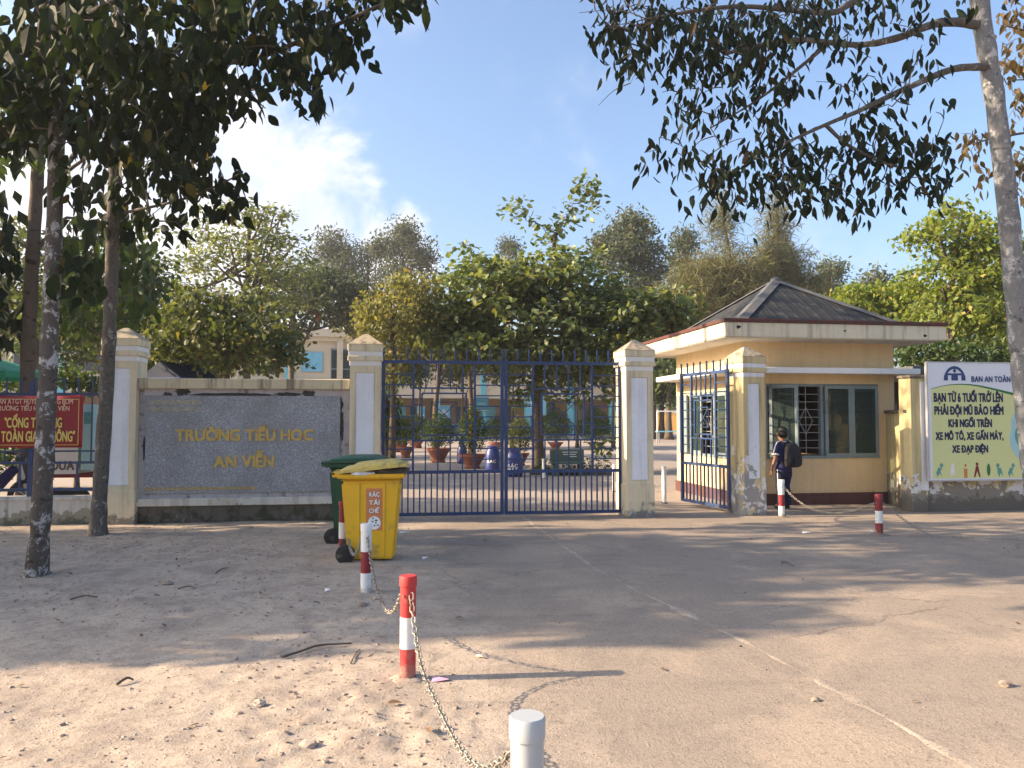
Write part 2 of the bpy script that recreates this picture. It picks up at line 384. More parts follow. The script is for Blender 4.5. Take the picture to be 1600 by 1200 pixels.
m_bannerred = M('red_banner_vinyl', (.27,.010,.018), .45, .10, 3, .004, 5)
m_letter_y = M('yellow_lettering', (.75,.58,.16), .6, .05)
m_letter_c = M('cream_lettering', (.74,.52,.36), .6, .05)
m_letter_n = M('navy_lettering', (.018,.022,.075), .6, .05)
m_signlime = M('pale_lime_sign', (.62,.65,.30), .5, .06, 1.5)
m_signgrey = M('pale_grey_sign', (.68,.71,.77), .5, .05, 1.5)
m_signgreen = M('green_swoosh', (.03,.16,.045), .5, .1)
m_signcyan = M('pale_cyan_print', (.35,.58,.60), .5, .1)
m_signteal = M('teal_print', (.10,.30,.28), .5, .4, 30)
m_logoblue = M('logo_blue', (.02,.055,.17), .5, .05)
m_frame = M('alu_frame', (.45,.46,.47), .4, .1, metal=.4)
m_winframe = M('grey_green_window_paint', (.20,.255,.27), .55, .15, 9, dirt=(.11,.12,.11), dirt_amt=.3)
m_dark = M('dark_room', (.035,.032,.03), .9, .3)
m_room = M('shaded_room_plaster', (.13,.11,.085), .9, .2)  # colour darkened so the room behind the window looks dim
m_winbar = M('window_bar_paint', (.28,.30,.30), .55, .15)
m, n = mat_new('window_glass'); g = n.add('ShaderNodeBsdfPrincipled', _Base_Color=(.05,.075,.07), _Roughness=.06); g.inputs['Specular IOR Level'].default_value = .6
t = n.add('ShaderNodeBsdfTransparent', _Color=(.75,.85,.82)); finish(n, n.add('ShaderNodeMixShader', _0=.55, _1=g.outputs[0], _2=t.outputs[0])); m_glass = m
m_glassdark = M('far_dark_glass', (.03,.045,.05), .12, .2, spec=.6)
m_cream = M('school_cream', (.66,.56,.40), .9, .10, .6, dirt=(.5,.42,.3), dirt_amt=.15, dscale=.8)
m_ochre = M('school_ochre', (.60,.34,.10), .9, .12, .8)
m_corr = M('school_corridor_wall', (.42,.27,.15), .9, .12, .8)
m_cyan = M('school_turquoise', (.17,.52,.60), .75, .12, 1)
m_board = M('blue_notice_board', (.20,.52,.66), .55, .2, 4)
m_boarddark = M('dark_teal_board', (.03,.17,.22), .5, .2, 4)
m_red = M('red_flag_cloth', (.62,.03,.02), .8, .1)
m_terra = M('terracotta', (.24,.085,.055), .8, .22, 5, dirt=(.22,.10,.07), dirt_amt=.4)
m_drum = M('blue_drum_plastic', (.022,.035,.16), .35, .12, 5, spec=.5)
m_bench = M('dark_green_stone_bench', (.055,.10,.085), .55, .2, 9)
m_stone = M('pale_stone', (.50,.47,.42), .8, .2, 20)
m_umb = M('green_parasol_cloth', (.035,.30,.18), .8, .12, 3)
m_tent = M('navy_canvas', (.014,.022,.05), .8, .2, 3)
m_navy = M('navy_uniform_cloth', (.020,.020,.085), .85, .15, 25, .002, 200)
m_pants = M('navy_trouser_cloth', (.014,.016,.045), .85, .15, 25, .002, 200)
m_bag = M('black_backpack_cloth', (.016,.016,.018), .8, .25, 20, .003, 80)
m_skin = M('skin', (.28,.15,.095), .55, .08)
m_hair = M('black_hair', (.008,.007,.007), .55, .3, 60, .003, 120)
m_shoe = M('dark_sandal', (.03,.026,.025), .7, .2)
m_bark_l = barkmat('lichen_bark', (.105,.09,.08), (.40,.40,.39), .62, 9)
m_bark_m = barkmat('grey_brown_bark', (.13,.115,.10), (.30,.29,.27), .45, 10)
m_bark_b = barkmat('smooth_brown_bark', (.13,.105,.085), (.2,.16,.12), .1, 5, .6)
m_bark_r = barkmat('ringed_grey_bark', (.215,.22,.225), (.44,.44,.44), .55, 9, .40)
m_bark_y = barkmat('yard_bark', (.13,.10,.075), (.22,.20,.17), .25, 4)
m_twig = M('twig_bark', (.10,.080,.062), .9, .25, 12)
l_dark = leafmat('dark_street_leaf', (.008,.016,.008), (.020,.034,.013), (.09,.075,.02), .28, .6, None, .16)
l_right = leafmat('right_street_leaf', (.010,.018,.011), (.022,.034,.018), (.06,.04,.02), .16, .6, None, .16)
l_brown = leafmat('dry_brown_leaf', (.08,.06,.025), (.15,.10,.045), (.22,.13,.05), .35)
l_almond = leafmat('almond_leaf', (.055,.092,.035), (.20,.235,.095), (.18,.16,.05), .35, .45, None, .4)
l_green = leafmat('mid_green_leaf', (.045,.070,.026), (.125,.145,.055), (.20,.16,.05), .35)
l_pale = leafmat('pale_layered_leaf', (.09,.125,.05), (.19,.22,.10), (.20,.18,.06), .4)
l_yel = leafmat('yellowing_leaf', (.11,.125,.045), (.22,.215,.08), (.32,.20,.08), .4)
l_lime = leafmat('bright_lime_leaf', (.10,.15,.028), (.21,.25,.05), (.30,.25,.06), .45)
l_euc = leafmat('grey_green_leaf', (.042,.06,.034), (.10,.12,.065), (.14,.13,.07), .25, .6)
l_cas = leafmat('casuarina_needle', (.075,.08,.035), (.165,.155,.065), (.16,.15,.07), .3, .7)
l_deep = leafmat('deep_green_leaf', (.025,.055,.016), (.07,.105,.026), (.14,.14,.04), .3)

# ------------------------------------------------------------------ ground
m, n = mat_new('dirt_and_dusty_concrete'); p = n.add('ShaderNodeNewGeometry').outputs['Position']
pav = n.add('ShaderNodeAttribute', attribute_name='paved').outputs['Fac']
big = n.noise(p, .55, 6, .6, .4); mid = n.noise(p, 2.3, 8, .68, .3); b1 = n.noise(p, 7, 8, .7); sm = n.noise(p, 26, 6, .72); mic = n.noise(p, 75, 4, .8); fin = n.noise(p, 190, 3, .8)
vs = n.add('ShaderNodeTexVoronoi', _Vector=p, _Scale=46.0, _Randomness=1.0); vr = n.add('ShaderNodeSeparateColor', _0=vs.outputs['Color'])
peb = n.math('MULTIPLY', n.step(vs.outputs['Distance'], .22, .34, 1, 0), n.step(vr.outputs[0], .70, .78))
vt = n.add('ShaderNodeTexVoronoi', _Vector=p, _Scale=120.0, _Randomness=1.0); vq = n.add('ShaderNodeSeparateColor', _0=vt.outputs['Color'])
agg = n.math('MULTIPLY', n.step(vt.outputs['Distance'], .22, .40, 1, 0), n.step(vq.outputs[0], .45, .60))
# dry dirt
c = n.mix(big, (.34,.285,.235), (.47,.395,.32)); c = n.mix(n.step(mid, .46, .66, 0, .6), c, (.27,.225,.19)); c = n.mix(n.step(mid, .56, .40, 0, .35), c, (.50,.42,.34))
c = n.mix(n.step(b1, .50, .68, 0, .55), c, (.215,.17,.135)); c = n.mix(n.step(sm, .52, .66, 0, .6), c, (.19,.15,.12)); c = n.mix(n.step(mic, .52, .66, 0, .55), c, (.17,.135,.105))
c = n.mix(n.step(fin, .55, .72, 0, .5), c, (.50,.44,.37)); cd = n.mix(peb, c, n.mix(vr.outputs[1], (.17,.14,.12), (.50,.44,.38)))
# dusty concrete with exposed aggregate
c = n.mix(big, (.255,.215,.18), (.345,.285,.23)); c = n.mix(n.step(mid, .48, .66, 0, .5), c, (.20,.175,.155)); c = n.mix(n.step(n.noise(p, .9, 7, .65, .6), .47, .64, 0, .7), c, (.42,.34,.265))
c = n.mix(n.step(sm, .50, .68, 0, .6), c, (.165,.14,.12)); c = n.mix(n.step(mic, .50, .64, 0, .6), c, (.14,.12,.10)); c = n.mix(n.math('MULTIPLY', agg, .75), c, n.mix(vq.outputs[1], (.12,.105,.095), (.52,.46,.39)))
c = n.mix(n.step(n.noise(p, 11, 7, .7), .62, .72, 0, .7), c, (.13,.115,.10)); c = n.mix(n.step(fin, .56, .72, 0, .45), c, (.46,.40,.33))
wp = n.add('ShaderNodeVectorMath', operation='ADD', _0=p, _1=n.vmul(n.add('ShaderNodeTexNoise', _Vector=p, _Scale=2.2, _Detail=7.0, _Roughness=.65).outputs['Color'], (.55, .55, 0))).outputs[0]
ve = n.add('ShaderNodeTexVoronoi', feature='DISTANCE_TO_EDGE', _Vector=n.vmul(wp, (1, 1, 0)), _Scale=.42)
ck = n.math('MULTIPLY', n.step(ve.outputs['Distance'], .001, .004, 1, 0), n.step(n.noise(p, .5, 3), .47, .56))
c = n.mix(n.math('MULTIPLY', ck, .45), c, (.075,.065,.055)); c = n.mix(n.step(n.noise(n.vmul(p, (.55, 2.4, 1)), 1.1, 5, .6, .8), .56, .74, 0, .4), c, (.16,.145,.13))
mk = n.step(n.math('ADD', pav, n.math('MULTIPLY', n.math('SUBTRACT', n.noise(p, 3.5, 8, .7), .5), 1.3)), .25, .85)
c = n.mix(mk, cd, c)
b = n.add('ShaderNodeBsdfPrincipled', _Base_Color=c, _Roughness=.95); b.inputs['Specular IOR Level'].default_value = .12
hh = n.math('ADD', n.math('ADD', n.math('MULTIPLY', b1, .8), n.math('MULTIPLY', mic, .45)), n.math('ADD', n.math('MULTIPLY', sm, .6), n.math('MULTIPLY', peb, .35)))
bp = n.add('ShaderNodeBump', _Strength=.9, _Distance=.010, _Height=hh); m.node_tree.links.new(bp.outputs[0], b.inputs['Normal'])
finish(n, b); m_dirt = m; m_conc = m
m_yard = M('courtyard_concrete', (.30,.255,.22), .9, .16, .5, .004, 30, dirt=(.33,.28,.235), dirt_amt=.4, dscale=1.2)
m_joint = M('joint_mortar', (.33,.27,.215), .95, .4, 14, .004, 60, dirt=(.20,.17,.14), dirt_amt=1.1, dscale=7)

def grid(name, xs, ys, zf, mat):
    X, Y = np.meshgrid(xs, ys); Z = zf(X, Y); nx, ny = len(xs), len(ys)
    me = bpy.data.meshes.new(name); co = np.stack([X, Y, Z], -1).reshape(-1, 3).astype('f')
    i = np.arange(nx*ny).reshape(ny, nx); q = np.stack([i[:-1,:-1], i[:-1,1:], i[1:,1:], i[1:,:-1]], -1).reshape(-1)
    nf = (nx-1)*(ny-1)
    me.vertices.add(nx*ny); me.vertices.foreach_set('co', co.ravel()); me.loops.add(len(q)); me.loops.foreach_set('vertex_index', q.astype('i'))
    me.polygons.add(nf); me.polygons.foreach_set('loop_start', np.arange(0, nf*4, 4, dtype='i')); me.update(); me.shade_smooth()
    at = me.attributes.new('paved', 'FLOAT', 'POINT'); D = np.clip(edge_d(X, Y)/1.1, -.3, 1).ravel(); at.data.foreach_set('value', D.astype('f'))
    return struct(link(name, me, mat))
EDGE = [(-1.75, 14.0), (-1.75, 11.2), (-1.45, 8.5), (-1.22, 6.6), (-.58, 4.42), (.08, 2.15), (.7, 0.0)]
ey = np.array([e[1] for e in EDGE][::-1]); ex = np.array([e[0] for e in EDGE][::-1])
def edge_d(X, Y): return X - np.interp(Y, ey, ex)           # >0 on the driveway
def dirt_z(X, Y):
    d = edge_d(X, Y) + .5*fbm(X*1.3, Y*1.3, 4, 7)
    s = np.clip((d+.30)/1.3, 0, 1); s = s*s*(3-2*s)
    rough = .030*fbm(X*2.2, Y*2.2, 3, 3) + .060*fbm(X*10, Y*10, 4, 4)*np.clip(.10+2.4*fbm(X*.8+3, Y*.8, 3, 9)+.5*np.clip((5.2-Y)/1.2, 0, 1)*np.clip((X+1.9)/1.0, 0, 1), .10, 1) + .012*fbm(X*30, Y*30, 2, 5)
    return (.018+rough)*(1-s) + (-.03+.6*rough)*s
def drive_z(X, Y):
    d = edge_d(X, Y); s = np.clip((-d-.25)/.6, 0, 1)
    return .006*fbm(X*.8, Y*.8, 3, 21) + .003*fbm(X*7, Y*7, 2, 22) - .12*s
grid('dirt_verge', np.arange(-9.5, 1.9, .034), np.arange(1.6, 12.6, .034), dirt_z, m_dirt)
grid('driveway', np.arange(-2.9, 15.0, .07), np.arange(.2, 13.6, .07), drive_z, m_conc)
gm = MB(); gm.add([(-900,-400,-.07),(900,-400,-.07),(900,1400,-.07),(-900,1400,-.07)], [(0,1,2,3)]); struct(gm.build('ground', m_dirt))
cy = [E.pt(-40, .45, -.012), E.pt(40, .45, -.012), Vector((45, 110, -.012)), Vector((-75, 110, -.012))]
struct(MB().add(cy, [(0,1,2,3)]).build('courtyard', m_yard))
# mortar joint running from the gate towards the viewer
jp = [G(818, 808), G(872, 848), G(930, 888), G(1000, 925), G(1080, 962), G(1170, 1005), G(1290, 1070), G(1400, 1130), G(1530, 1205), G(1700, 1300)]
jm = MB(); dense = []
for a_, b_ in zip(jp[:-1], jp[1:]):
    k = max(2, int((b_-a_).length/.05))
    dense += [a_.lerp(b_, i/k) for i in range(k)]
L_ = []
for i, q in enumerate(dense):
    t = (dense[min(i+1, len(dense)-1)]-dense[max(i-1, 0)]).normalized(); nrm = Vector((-t.y, t.x, 0))
    f_ = fbm(np.array([i*.35]), np.array([2.]), 3, 40)[0]; w0 = max(.004, .024 + .11*f_); off = .03*fbm(np.array([i*.11]), np.array([8.]), 3, 41)[0]
    L_.append((q+nrm*(off-w0), q+nrm*off, q+nrm*(off+w0)))
for i, (a_, c_, b_) in enumerate(L_):
    w0_ = (b_-a_).length/2
    for pp, dz in ((a_, .001), (c_, .006 if w0_ > .012 else .001), (b_, .001)):
        jm.v.append((pp.x, pp.y, float(drive_z(np.array([pp.x]), np.array([pp.y]))[0])+dz))
    if i: o = i*3; jm.f += [(o-3, o-2, o+1, o), (o-2, o-1, o+2, o+1)]
struct(jm.build('driveway_joint_ridge', m_dirt, smooth=True))

# ------------------------------------------------------------------ gate pillars
def pillar(label, s, rot, w=.44, d=.44, h=2.62, worn=False, v0=0.0):
    """front face centre stands at E(s, v0); local x along the front, y inwards"""
    b = E.pt(s, v0); t = thing('gate_pillar', label, 'pillar', b, E.a+R(rot), 'cream entrance pillars')
    mp = m_pillar_worn if worn else m_pillar; mw = m_panel_worn if worn else m_panel
    x = w/2; pz0, pz1 = .56, h-.44
    m = MB()                                                        # shaft with a real recess on the front
    m.b2(-x, x, .03, d, -.1, h-.30)
    m.b2(-x, x, 0, .03, -.1, pz0); m.b2(-x, x, 0, .03, pz1, h-.30)
    m.b2(-x, -x+.085, 0, .03, pz0, pz1); m.b2(x-.085, x, 0, .03, pz0, pz1)
    m.build('shaft', mp, t)
    MB().b2(-x+.087, x-.087, .012, .034, pz0+.003, pz1-.003).build('panel', mw, t, bevel=.004)
    MB().b2(-x-.012, x+.012, -.012, d+.012, -.1, .50).build('base', mp, t, bevel=.008)
    MB().b2(-x-.006, x+.006, -.006, d+.006, h-.34, h-.268).build('neck_band', m_white if not worn else mw, t, bevel=.004)
    MB().b2(-x-.033, x+.033, -.033, d+.033, h-.268, h-.195).build('capital_band', mp, t, bevel=.008)
    MB().b2(-x-.02, x+.02, -.02, d+.02, h-.195, h-.125).build('neck_band', m_white if not worn else mw, t, bevel=.004)
    MB().b2(-x-.033, x+.033, -.033, d+.033, h-.125, h-.02).build('capital_band', mp, t, bevel=.008)
    e = .036
    m = MB(); m.add([(-x-e,-e,h-.02),(x+e,-e,h-.02),(x+e,d+e,h-.02),(-x-e,d+e,h-.02),(-.03,d/2-.03,h+.15),(.03,d/2-.03,h+.15),(.03,d/2+.03,h+.15),(-.03,d/2+.03,h+.15)],
                    [(3,2,1,0),(4,5,6,7),(0,1,5,4),(1,2,6,5),(2,3,7,6),(3,0,4,7)]); m.build('pyramid_cap', m_captop, t)
    return t
def solve_s(px, v=0.0): return E.hit(px, 700, v)[0]
sP1, sP2, sP3, sP4 = solve_s(185), solve_s(569.5), solve_s(1000), solve_s(1179)
pillar('cream pillar with white panel between blue fence and granite name wall', sP1, 0, h=2.66)
pillar('cream pillar with white panel right of the name wall, behind the bins', sP2, 0, h=2.62)
pillar('clean cream pillar at the right end of the large closed gate', sP3, 5, h=2.58)
pillar('worn pillar with flaking paint where the open side gate is hinged', sP4, 12, .39, .42, h=2.50, worn=True)

# ------------------------------------------------------------------ name wall with the granite plaque
sA, sB = sP1+.225, sP2-.225
t = thing('name_wall', 'low cream wall carrying grey granite plaque with gold school name', 'wall', E.pt((sA+sB)/2, .10), E.a)
hw = (sB-sA)/2
def loc(px, py, v):                     # local x,z on the name wall plane
    s_, z_ = E.hit(px, py, v); return s_-(sA+sB)/2, z_
zt = loc(380, 592, .1)[1]; zc = loc(380, 608, .1)[1]; zs1 = loc(380, 777, .1)[1]; zs0 = loc(380, 789, .1)[1]
MB().b2(-hw, hw, .03, .26, zs1, zc).build('wall_body', m_signwall, t)
MB().b2(-hw, hw, -.06, .34, zc, zt).build('coping', m_coping, t, bevel=.01)
MB().b2(-hw, hw, -.05, .32, zs0, zs1).build('ledge', m_ledge, t, bevel=.01)
MB().b2(-hw, hw, .02, .30, -.15, zs0).build('plinth', m_plinth, t)
xa, za = loc(225, 772, .1); xb, zb = loc(532, 619, .1)
m_mortar = M('dark_mortar', (.055,.052,.05), .95, .3, 30, .004, 80)
pl = MB().b2(xa, xb, -.004, .03, za, zb).build('granite_plaque', m_granite, t, bevel=.004)
def smear(px0, py0, px1, py1, seed):
    x0_, z0_ = loc(px0, py1, .1); x1_, z1_ = loc(px1, py0, .1); rg_ = random.Random(seed); m_ = MB(); k_ = 22
    pts_ = [((x0_+x1_)/2+(x1_-x0_)/2*math.cos(2*math.pi*i/k_)*(.75+.5*rg_.random()), (z0_+z1_)/2+(z1_-z0_)/2*math.sin(2*math.pi*i/k_)*(.7+.6*rg_.random())) for i in range(k_)]
    m_.prism(pts_, .022, .034).build('mortar_smear', m_mortar, t)
for i_, q_ in enumerate(((274, 606, 296, 618), (472, 610, 492, 620), (254, 613, 268, 619), (300, 614, 430, 620), (531, 640, 537, 690), (222, 680, 226, 716), (526, 622, 536, 640), (430, 613, 470, 619))): smear(*q_, i_)
def tline(body, px0, px1, py0, py1, mat, bold, depth=.006, v=.1, parent=None):
    x0, z0 = loc(px0, py1, v); x1, z1 = loc(px1, py0, v)
    return text('lettering', body, parent or pl, mat, (x0+x1)/2, z0, -.006, z1-z0, x1-x0, bold, depth)
tline('TRƯỜNG TIỂU HOC', 274, 490, 671, 688.5, m_gold, .045, .010)
tline('AN VIỄN', 334, 429, 712, 730, m_gold, .045, .010)
tline('UBND HUYỆN TRẢNG BOM', 234, 314, 625.5, 631.5, m_goldpale, .035, .003)
tline('PHÒNG GIÁO DỤC - ĐÀO TẠO', 233, 314, 636.5, 642, m_goldpale, .035, .003)
tline('ĐỊA CHỈ: XÃ AN VIỄN, HUYỆN TRẢNG BOM, TỈNH ĐỒNG NAI', 227, 402, 760, 766.5, m_gold, .035, .003)

# ------------------------------------------------------------------ fence on the left
sF0, sF1 = sP1-6.5, sP1-.225
t = thing('fence_wall', 'low mossy wall with flaking white paint under the blue fence', 'wall', E.pt(sF1, .1), E.a)
MB().b2(sF0-sF1, 0, .03, .22, -.15, .36).build('wall_body', m_lowwall, t)
MB().b2(sF0-sF1, 0, 0, .25, .36, .41).build('coping', m_lowwall, t, bevel=.008)
t = thing('steel_fence', 'blue steel fence with spiked bars on the low white wall', 'fence', E.pt(sF1, .22), E.a)
L = sF1-sF0
def zE(py, px=75, v=.22): return E.hit(px, py, v)[1]
zr1, zr2, zr3, zr4 = zE(616), zE(705), zE(723), zE(765)
ztop = zE(590)
for x in (-.04, -1.02, -2.3, -3.5, -4.7, -5.9): MB().b2(x-.028, x+.028, -.028, .028, .41, ztop-.06).build('post', m_blue, t)
for z, hh in ((zr1, .022), (zr2, .012), (zr3, .016), (zr4, .02)): MB().b2(-L, 0, -.018, .018, z-hh, z+hh).build('rail', m_blue, t)
k = 0
x = -.21
while x > -L:
    MB().b2(x-.012, x+.012, -.032, -.0185, zr1-.02, ztop).build('bar', m_blue, t)
    if k % 2: MB().b2(x-.012, x+.012, -.012, .012, zr4+.02, zr3-.016).build('bar', m_blue, t)
    if k % 3 == 0: MB().b2(x-.01, x+.01, -.031, -.0185, zr3, zr1-.03).build('bar', m_blue, t)
    x -= .19; k += 1
# red banner tied on the fence
s0_, z0_ = E.hit(-34, 700, .12); s1_, z1_ = E.hit(129, 617, .12)
t = thing('banner', 'red school traffic safety banner with yellow lettering tied to fence', 'banner', E.pt((s0_+s1_)/2, .14), E.a)
t.location.z = 0
bw = (s1_-s0_)/2; zb0 = z0_; zb1 = z1_
me = MB(); nx = 28; nz = 10
for j in range(nz+1):
    for i in range(nx+1):
        u = i/nx; v_ = j/nz
        me.v.append((-bw+2*bw*u, -.012*math.sin(u*17)*(.4+.6*abs(v_-.5)) + .010*math.sin(u*6+v_*4), zb0+(zb1-zb0)*v_ - .02*math.sin(u*math.pi)*(v_-.0)))
for j in range(nz):
    for i in range(nx): a = j*(nx+1)+i; me.f.append((a, a+1, a+nx+2, a+nx+1))
cl = me.build('cloth', m_bannerred, t, smooth=True)
so = cl.modifiers.new('s', 'SOLIDIFY'); so.thickness = .003
def bl(px, py): s_, z_ = E.hit(px, py, .12); return s_-(s0_+s1_)/2, z_
for body, p0, p1, y0, y1, mt, bo in (('BAN ATGT HUYỆN TRẢNG BOM', -7, 114.5, 623.5, 631, m_letter_c, .012), ('TRƯỜNG TIỂU HỌC AN VIỄN', -8, 109, 634.5, 641.5, m_letter_c, .012),
                                 ('“CỔNG TRƯỜNG', 7, 97.5, 653, 668, m_letter_y, .03), ('AN TOÀN GIAO THÔNG”', -19, 118, 674, 690, m_letter_y, .03)):
    xa_, z_a = bl(p0, y1); xb_, z_b = bl(p1, y0)
    o = text('lettering', body, t, mt, (xa_+xb_)/2, z_a, -.026, z_b-z_a, xb_-xa_, bo, .002)
fr = MB()
fr.b2(-bw+.04, bw-.04, -.0255, -.0235, zb0+.035, zb0+.042); fr.b2(-bw+.04, bw-.04, -.0255, -.0235, zb1-.065, zb1-.058)
fr.b2(bw-.047, bw-.04, -.0255, -.0235, zb0+.043, zb1-.066); fr.b2(-bw+.04, -bw+.047, -.0255, -.0235, zb0+.043, zb1-.066); fr.build('border_line', m_letter_y, t)

# ------------------------------------------------------------------ gates
def gate_leaf(t, W, mirror, mat, zt=2.36, zsp=2.57, zm=.70, z0=.07, nb=19, stile=.05):
    """local x 0..W away from the hinge, y depth"""
    f = -1 if mirror else 1
    def B(nm, x0, x1, z0_, z1_, y0=-.014, y1=.014):
        a, c = sorted((f*x0, f*x1)); return MB().b2(a, c, y0, y1, z0_, z1_).build(nm, mat, t)
    xl, xr = W*.255, W*.76                                     # inner uprights
    B('stile', 0, stile, z0-.02, zt+.03, -.022, .022); B('stile', W-stile, W, z0-.02, zt+.03, -.025, .025)
    zi1, zi2 = 1.965*zt/2.36, 1.175
    for z, hh in ((z0, .024), (zm, .024), (zt, .024)): B('rail', stile, W-stile, z-hh, z+hh, -.02, .02)
    for x in (xl, xr): B('upright', x-.016, x+.016, zm+.024, zt-.024, -.016, .016)
    for z in (zi1, zi2): B('rail', xl+.016, xr-.016, z-.012, z+.012)
    for i in range(nb):                                         # lower bars
        x = stile + (W-2*stile)*(i+1)/(nb+1); B('bar', x-.011, x+.011, z0+.024, zm-.024, -.011, .011)
    for x0, x1 in ((stile, xl-.016), (xr+.016, W-stile)):       # ladders of short bars on both sides
        k = 10
        for i in range(1, k): z = zm+.024+(zt-zm-.048)*i/k; B('rung', x0, x1, z-.009, z+.009, -.009, .009)
    ns = 5
    for i in range(1, ns): 
        x = xl + (xr-xl)*i/ns
        B('bar', x-.010, x+.010, zm+.024, zi2-.012, -.010, .010); B('bar', x-.010, x+.010, zi1+.012, zt-.024, -.010, .010)
    cx, cz = (xl+xr)/2, (zi1+zi2)/2; hw_ = (xr-xl)*.36; hh_ = (zi1-zi2)*.40
    for a, c, e, g in ((cx-hw_, cx+hw_, cz+hh_-.012, cz+hh_+.012), (cx-hw_, cx+hw_, cz-hh_-.012, cz-hh_+.012), (cx-hw_-.012, cx-hw_+.012, cz-hh_, cz+hh_), (cx+hw_-.012, cx+hw_+.012, cz-hh_, cz+hh_)):
        B('square_frame', a, c, e, g, -.0125 if g-e > .1 else -.014, .0125 if g-e > .1 else .014)
    q = .58
    for a, c, e, g in ((cx-hw_*q, cx+hw_*q, cz+hh_*q-.007, cz+hh_*q+.007), (cx-hw_*q, cx+hw_*q, cz-hh_*q-.007, cz-hh_*q+.007)): B('inner_square', a, c, e, g, -.009, .009)
    for sx in (-1, 1): B('inner_square', cx+sx*hw_*q-.007, cx+sx*hw_*q+.007, cz-hh_*q, cz+hh_*q, -.0075, .0075)
    for sg in (1, -1):
        MB().tube([(f*(cx-hw_*q), .002*sg, cz-sg*hh_*q), (f*(cx+hw_*q), .002*sg, cz+sg*hh_*q)], [.009, .009], 4).build('diagonal', mat, t)
    for sx in (-.55, .55):
        B('stub', cx+sx*hw_-.01, cx+sx*hw_+.01, cz+hh_+.012, zi1-.012, -.01, .01); B('stub', cx+sx*hw_-.01, cx+sx*hw_+.01, zi2+.012, cz-hh_-.012, -.01, .01)
    for sz in (-.45, .45):
        B('stub', xl+.016, cx-hw_-.012, cz+sz*hh_-.008, cz+sz*hh_+.008, -.008, .008); B('stub', cx+hw_+.012, xr-.016, cz+sz*hh_-.008, cz+sz*hh_+.008, -.008, .008)
    k = max(5, int(W/.155)); 
    for i in range(k):
        x = stile/2 + (W-stile)*(i)/(k-1); B('spike', x-.011, x+.011, zt+.0245 if 0 < i < k-1 else zt+.031, zsp, -.011, .011)
gl = E.pt(sP2+.235, .22); gr = E.pt(sP3-.225, .22); gw = (gr-gl).length; gang = math.atan2(gr.y-gl.y, gr.x-gl.x)
t = thing('gate_leaf', 'left leaf of the large closed blue steel gate, by the bins', 'gate', gl, gang, 'leaves of the main gate')
gate_leaf(t, gw/2-.006, False, m_blue)
t = thing('gate_leaf', 'right leaf of the large closed blue gate beside the clean pillar', 'gate', gr, gang, 'leaves of the main gate')
gate_leaf(t, gw/2-.006, True, m_blue)
# the wicket leaf, swung open inwards
hp = E.pt(sP4-.345, .16)
fa = R(110.5)
t = thing('side_gate_leaf', 'narrow blue steel gate leaf standing open beside the gatehouse', 'gate', hp, fa)
gate_leaf(t, 1.36, False, m_bluepale, zt=2.26, zsp=2.46, zm=.74, z0=.10, nb=11, stile=.045)

# ------------------------------------------------------------------ gatehouse
t = thing('gatehouse', 'small yellow gatehouse with grey hipped roof and barred window', 'building', H.pt(0, 0), H.a)
gh = t
W_, D_, Z_ = 2.91, 3.1, 2.86
def lh(px, py, v=0.0): return H.hit(px, py, v)
wx0, wx1 = lh(1197, 660)[0], lh(1373, 660)[0]; wz0, wz1 = lh(1290, 716)[1], lh(1290, 600)[1]
T = .14
MB().b2(0, W_, 0, T, .2, wz0).b2(0, W_, 0, T, wz1, Z_).b2(0, wx0, 0, T, wz0, wz1).b2(wx1, W_, 0, T, wz0, wz1).build('front_wall', m_house, t)
# side wall with a window that faces the side gate
sy0, sy1 = .55, 2.35; sz0, sz1 = .78, 2.02
MB().b2(0, T, T, D_, .2, sz0).b2(0, T, T, D_, sz1, Z_).b2(0, T, T, sy0, sz0, sz1).b2(0, T, sy1, D_, sz0, sz1).build('side_wall', m_house, t)
MB().b2(W_-T, W_, T, D_, .2, Z_).build('side_wall', m_house, t)
MB().b2(T, .7, D_-T, D_, .2, Z_).b2(1.2, W_-T, D_-T, D_, .2, Z_).b2(.7, 1.2, D_-T, D_, 1.75, Z_).b2(.7, 1.2, D_-T, D_, .2, 1.1).build('back_wall', m_house, t)
MB().b2(T+.002, W_-T-.002, D_-T-.02, D_-T-.004, 1.8, Z_-.01).b2(1.22, W_-T-.002, D_-T-.02, D_-T-.004, .1, 1.8).b2(T+.002, .68, D_-T-.02, D_-T-.004, .1, 1.8).b2(W_-T-.02, W_-T-.004, T+.01, D_-T-.03, .1, Z_-.01).build('dark_lining', m_room, t)  # dark sheets added over the inner walls, interior shade put into their colour
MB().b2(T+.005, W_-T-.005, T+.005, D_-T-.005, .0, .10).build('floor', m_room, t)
MB().b2(-.03, W_+.03, -.03, D_+.03, -.1, .2).build('plinth', m_houseband, t, bevel=.006)
# flat eaves slab, red edge, hipped sheet roof
ox0, ox1, oy0, oy1 = -.60, W_+.55, -.66, D_+.66
MB().b2(ox0, ox1, oy0, oy1, Z_, 3.10).build('eaves_slab', m_fascia, t, bevel=.006)
MB().b2(ox0+.02, ox1-.02, oy0+.02, oy1-.02, Z_-.012, Z_-.001).build('soffit', m_soffit, t)
e = .025
rd = MB().b2(ox0-e, ox1+e, oy0-e, oy0+.10, 3.10, 3.165).b2(ox0-e, ox1+e, oy1-.10, oy1+e, 3.10, 3.165).b2(ox0-e, ox0+.10, oy0+.10, oy1-.10, 3.10, 3.165).b2(ox1-.10, ox1+e, oy0+.10, oy1-.10, 3.10, 3.165)
for x_, z_, r_ in ((-.36, 3.02, .028), (1.55, 2.99, .016), (3.05, 2.93, .022)): blob((x_, oy0-.001, z_), r_, int(x_*10), 2, .4, (1.3, .12, 1)).build('drain_hole_stain', m_dark, t)
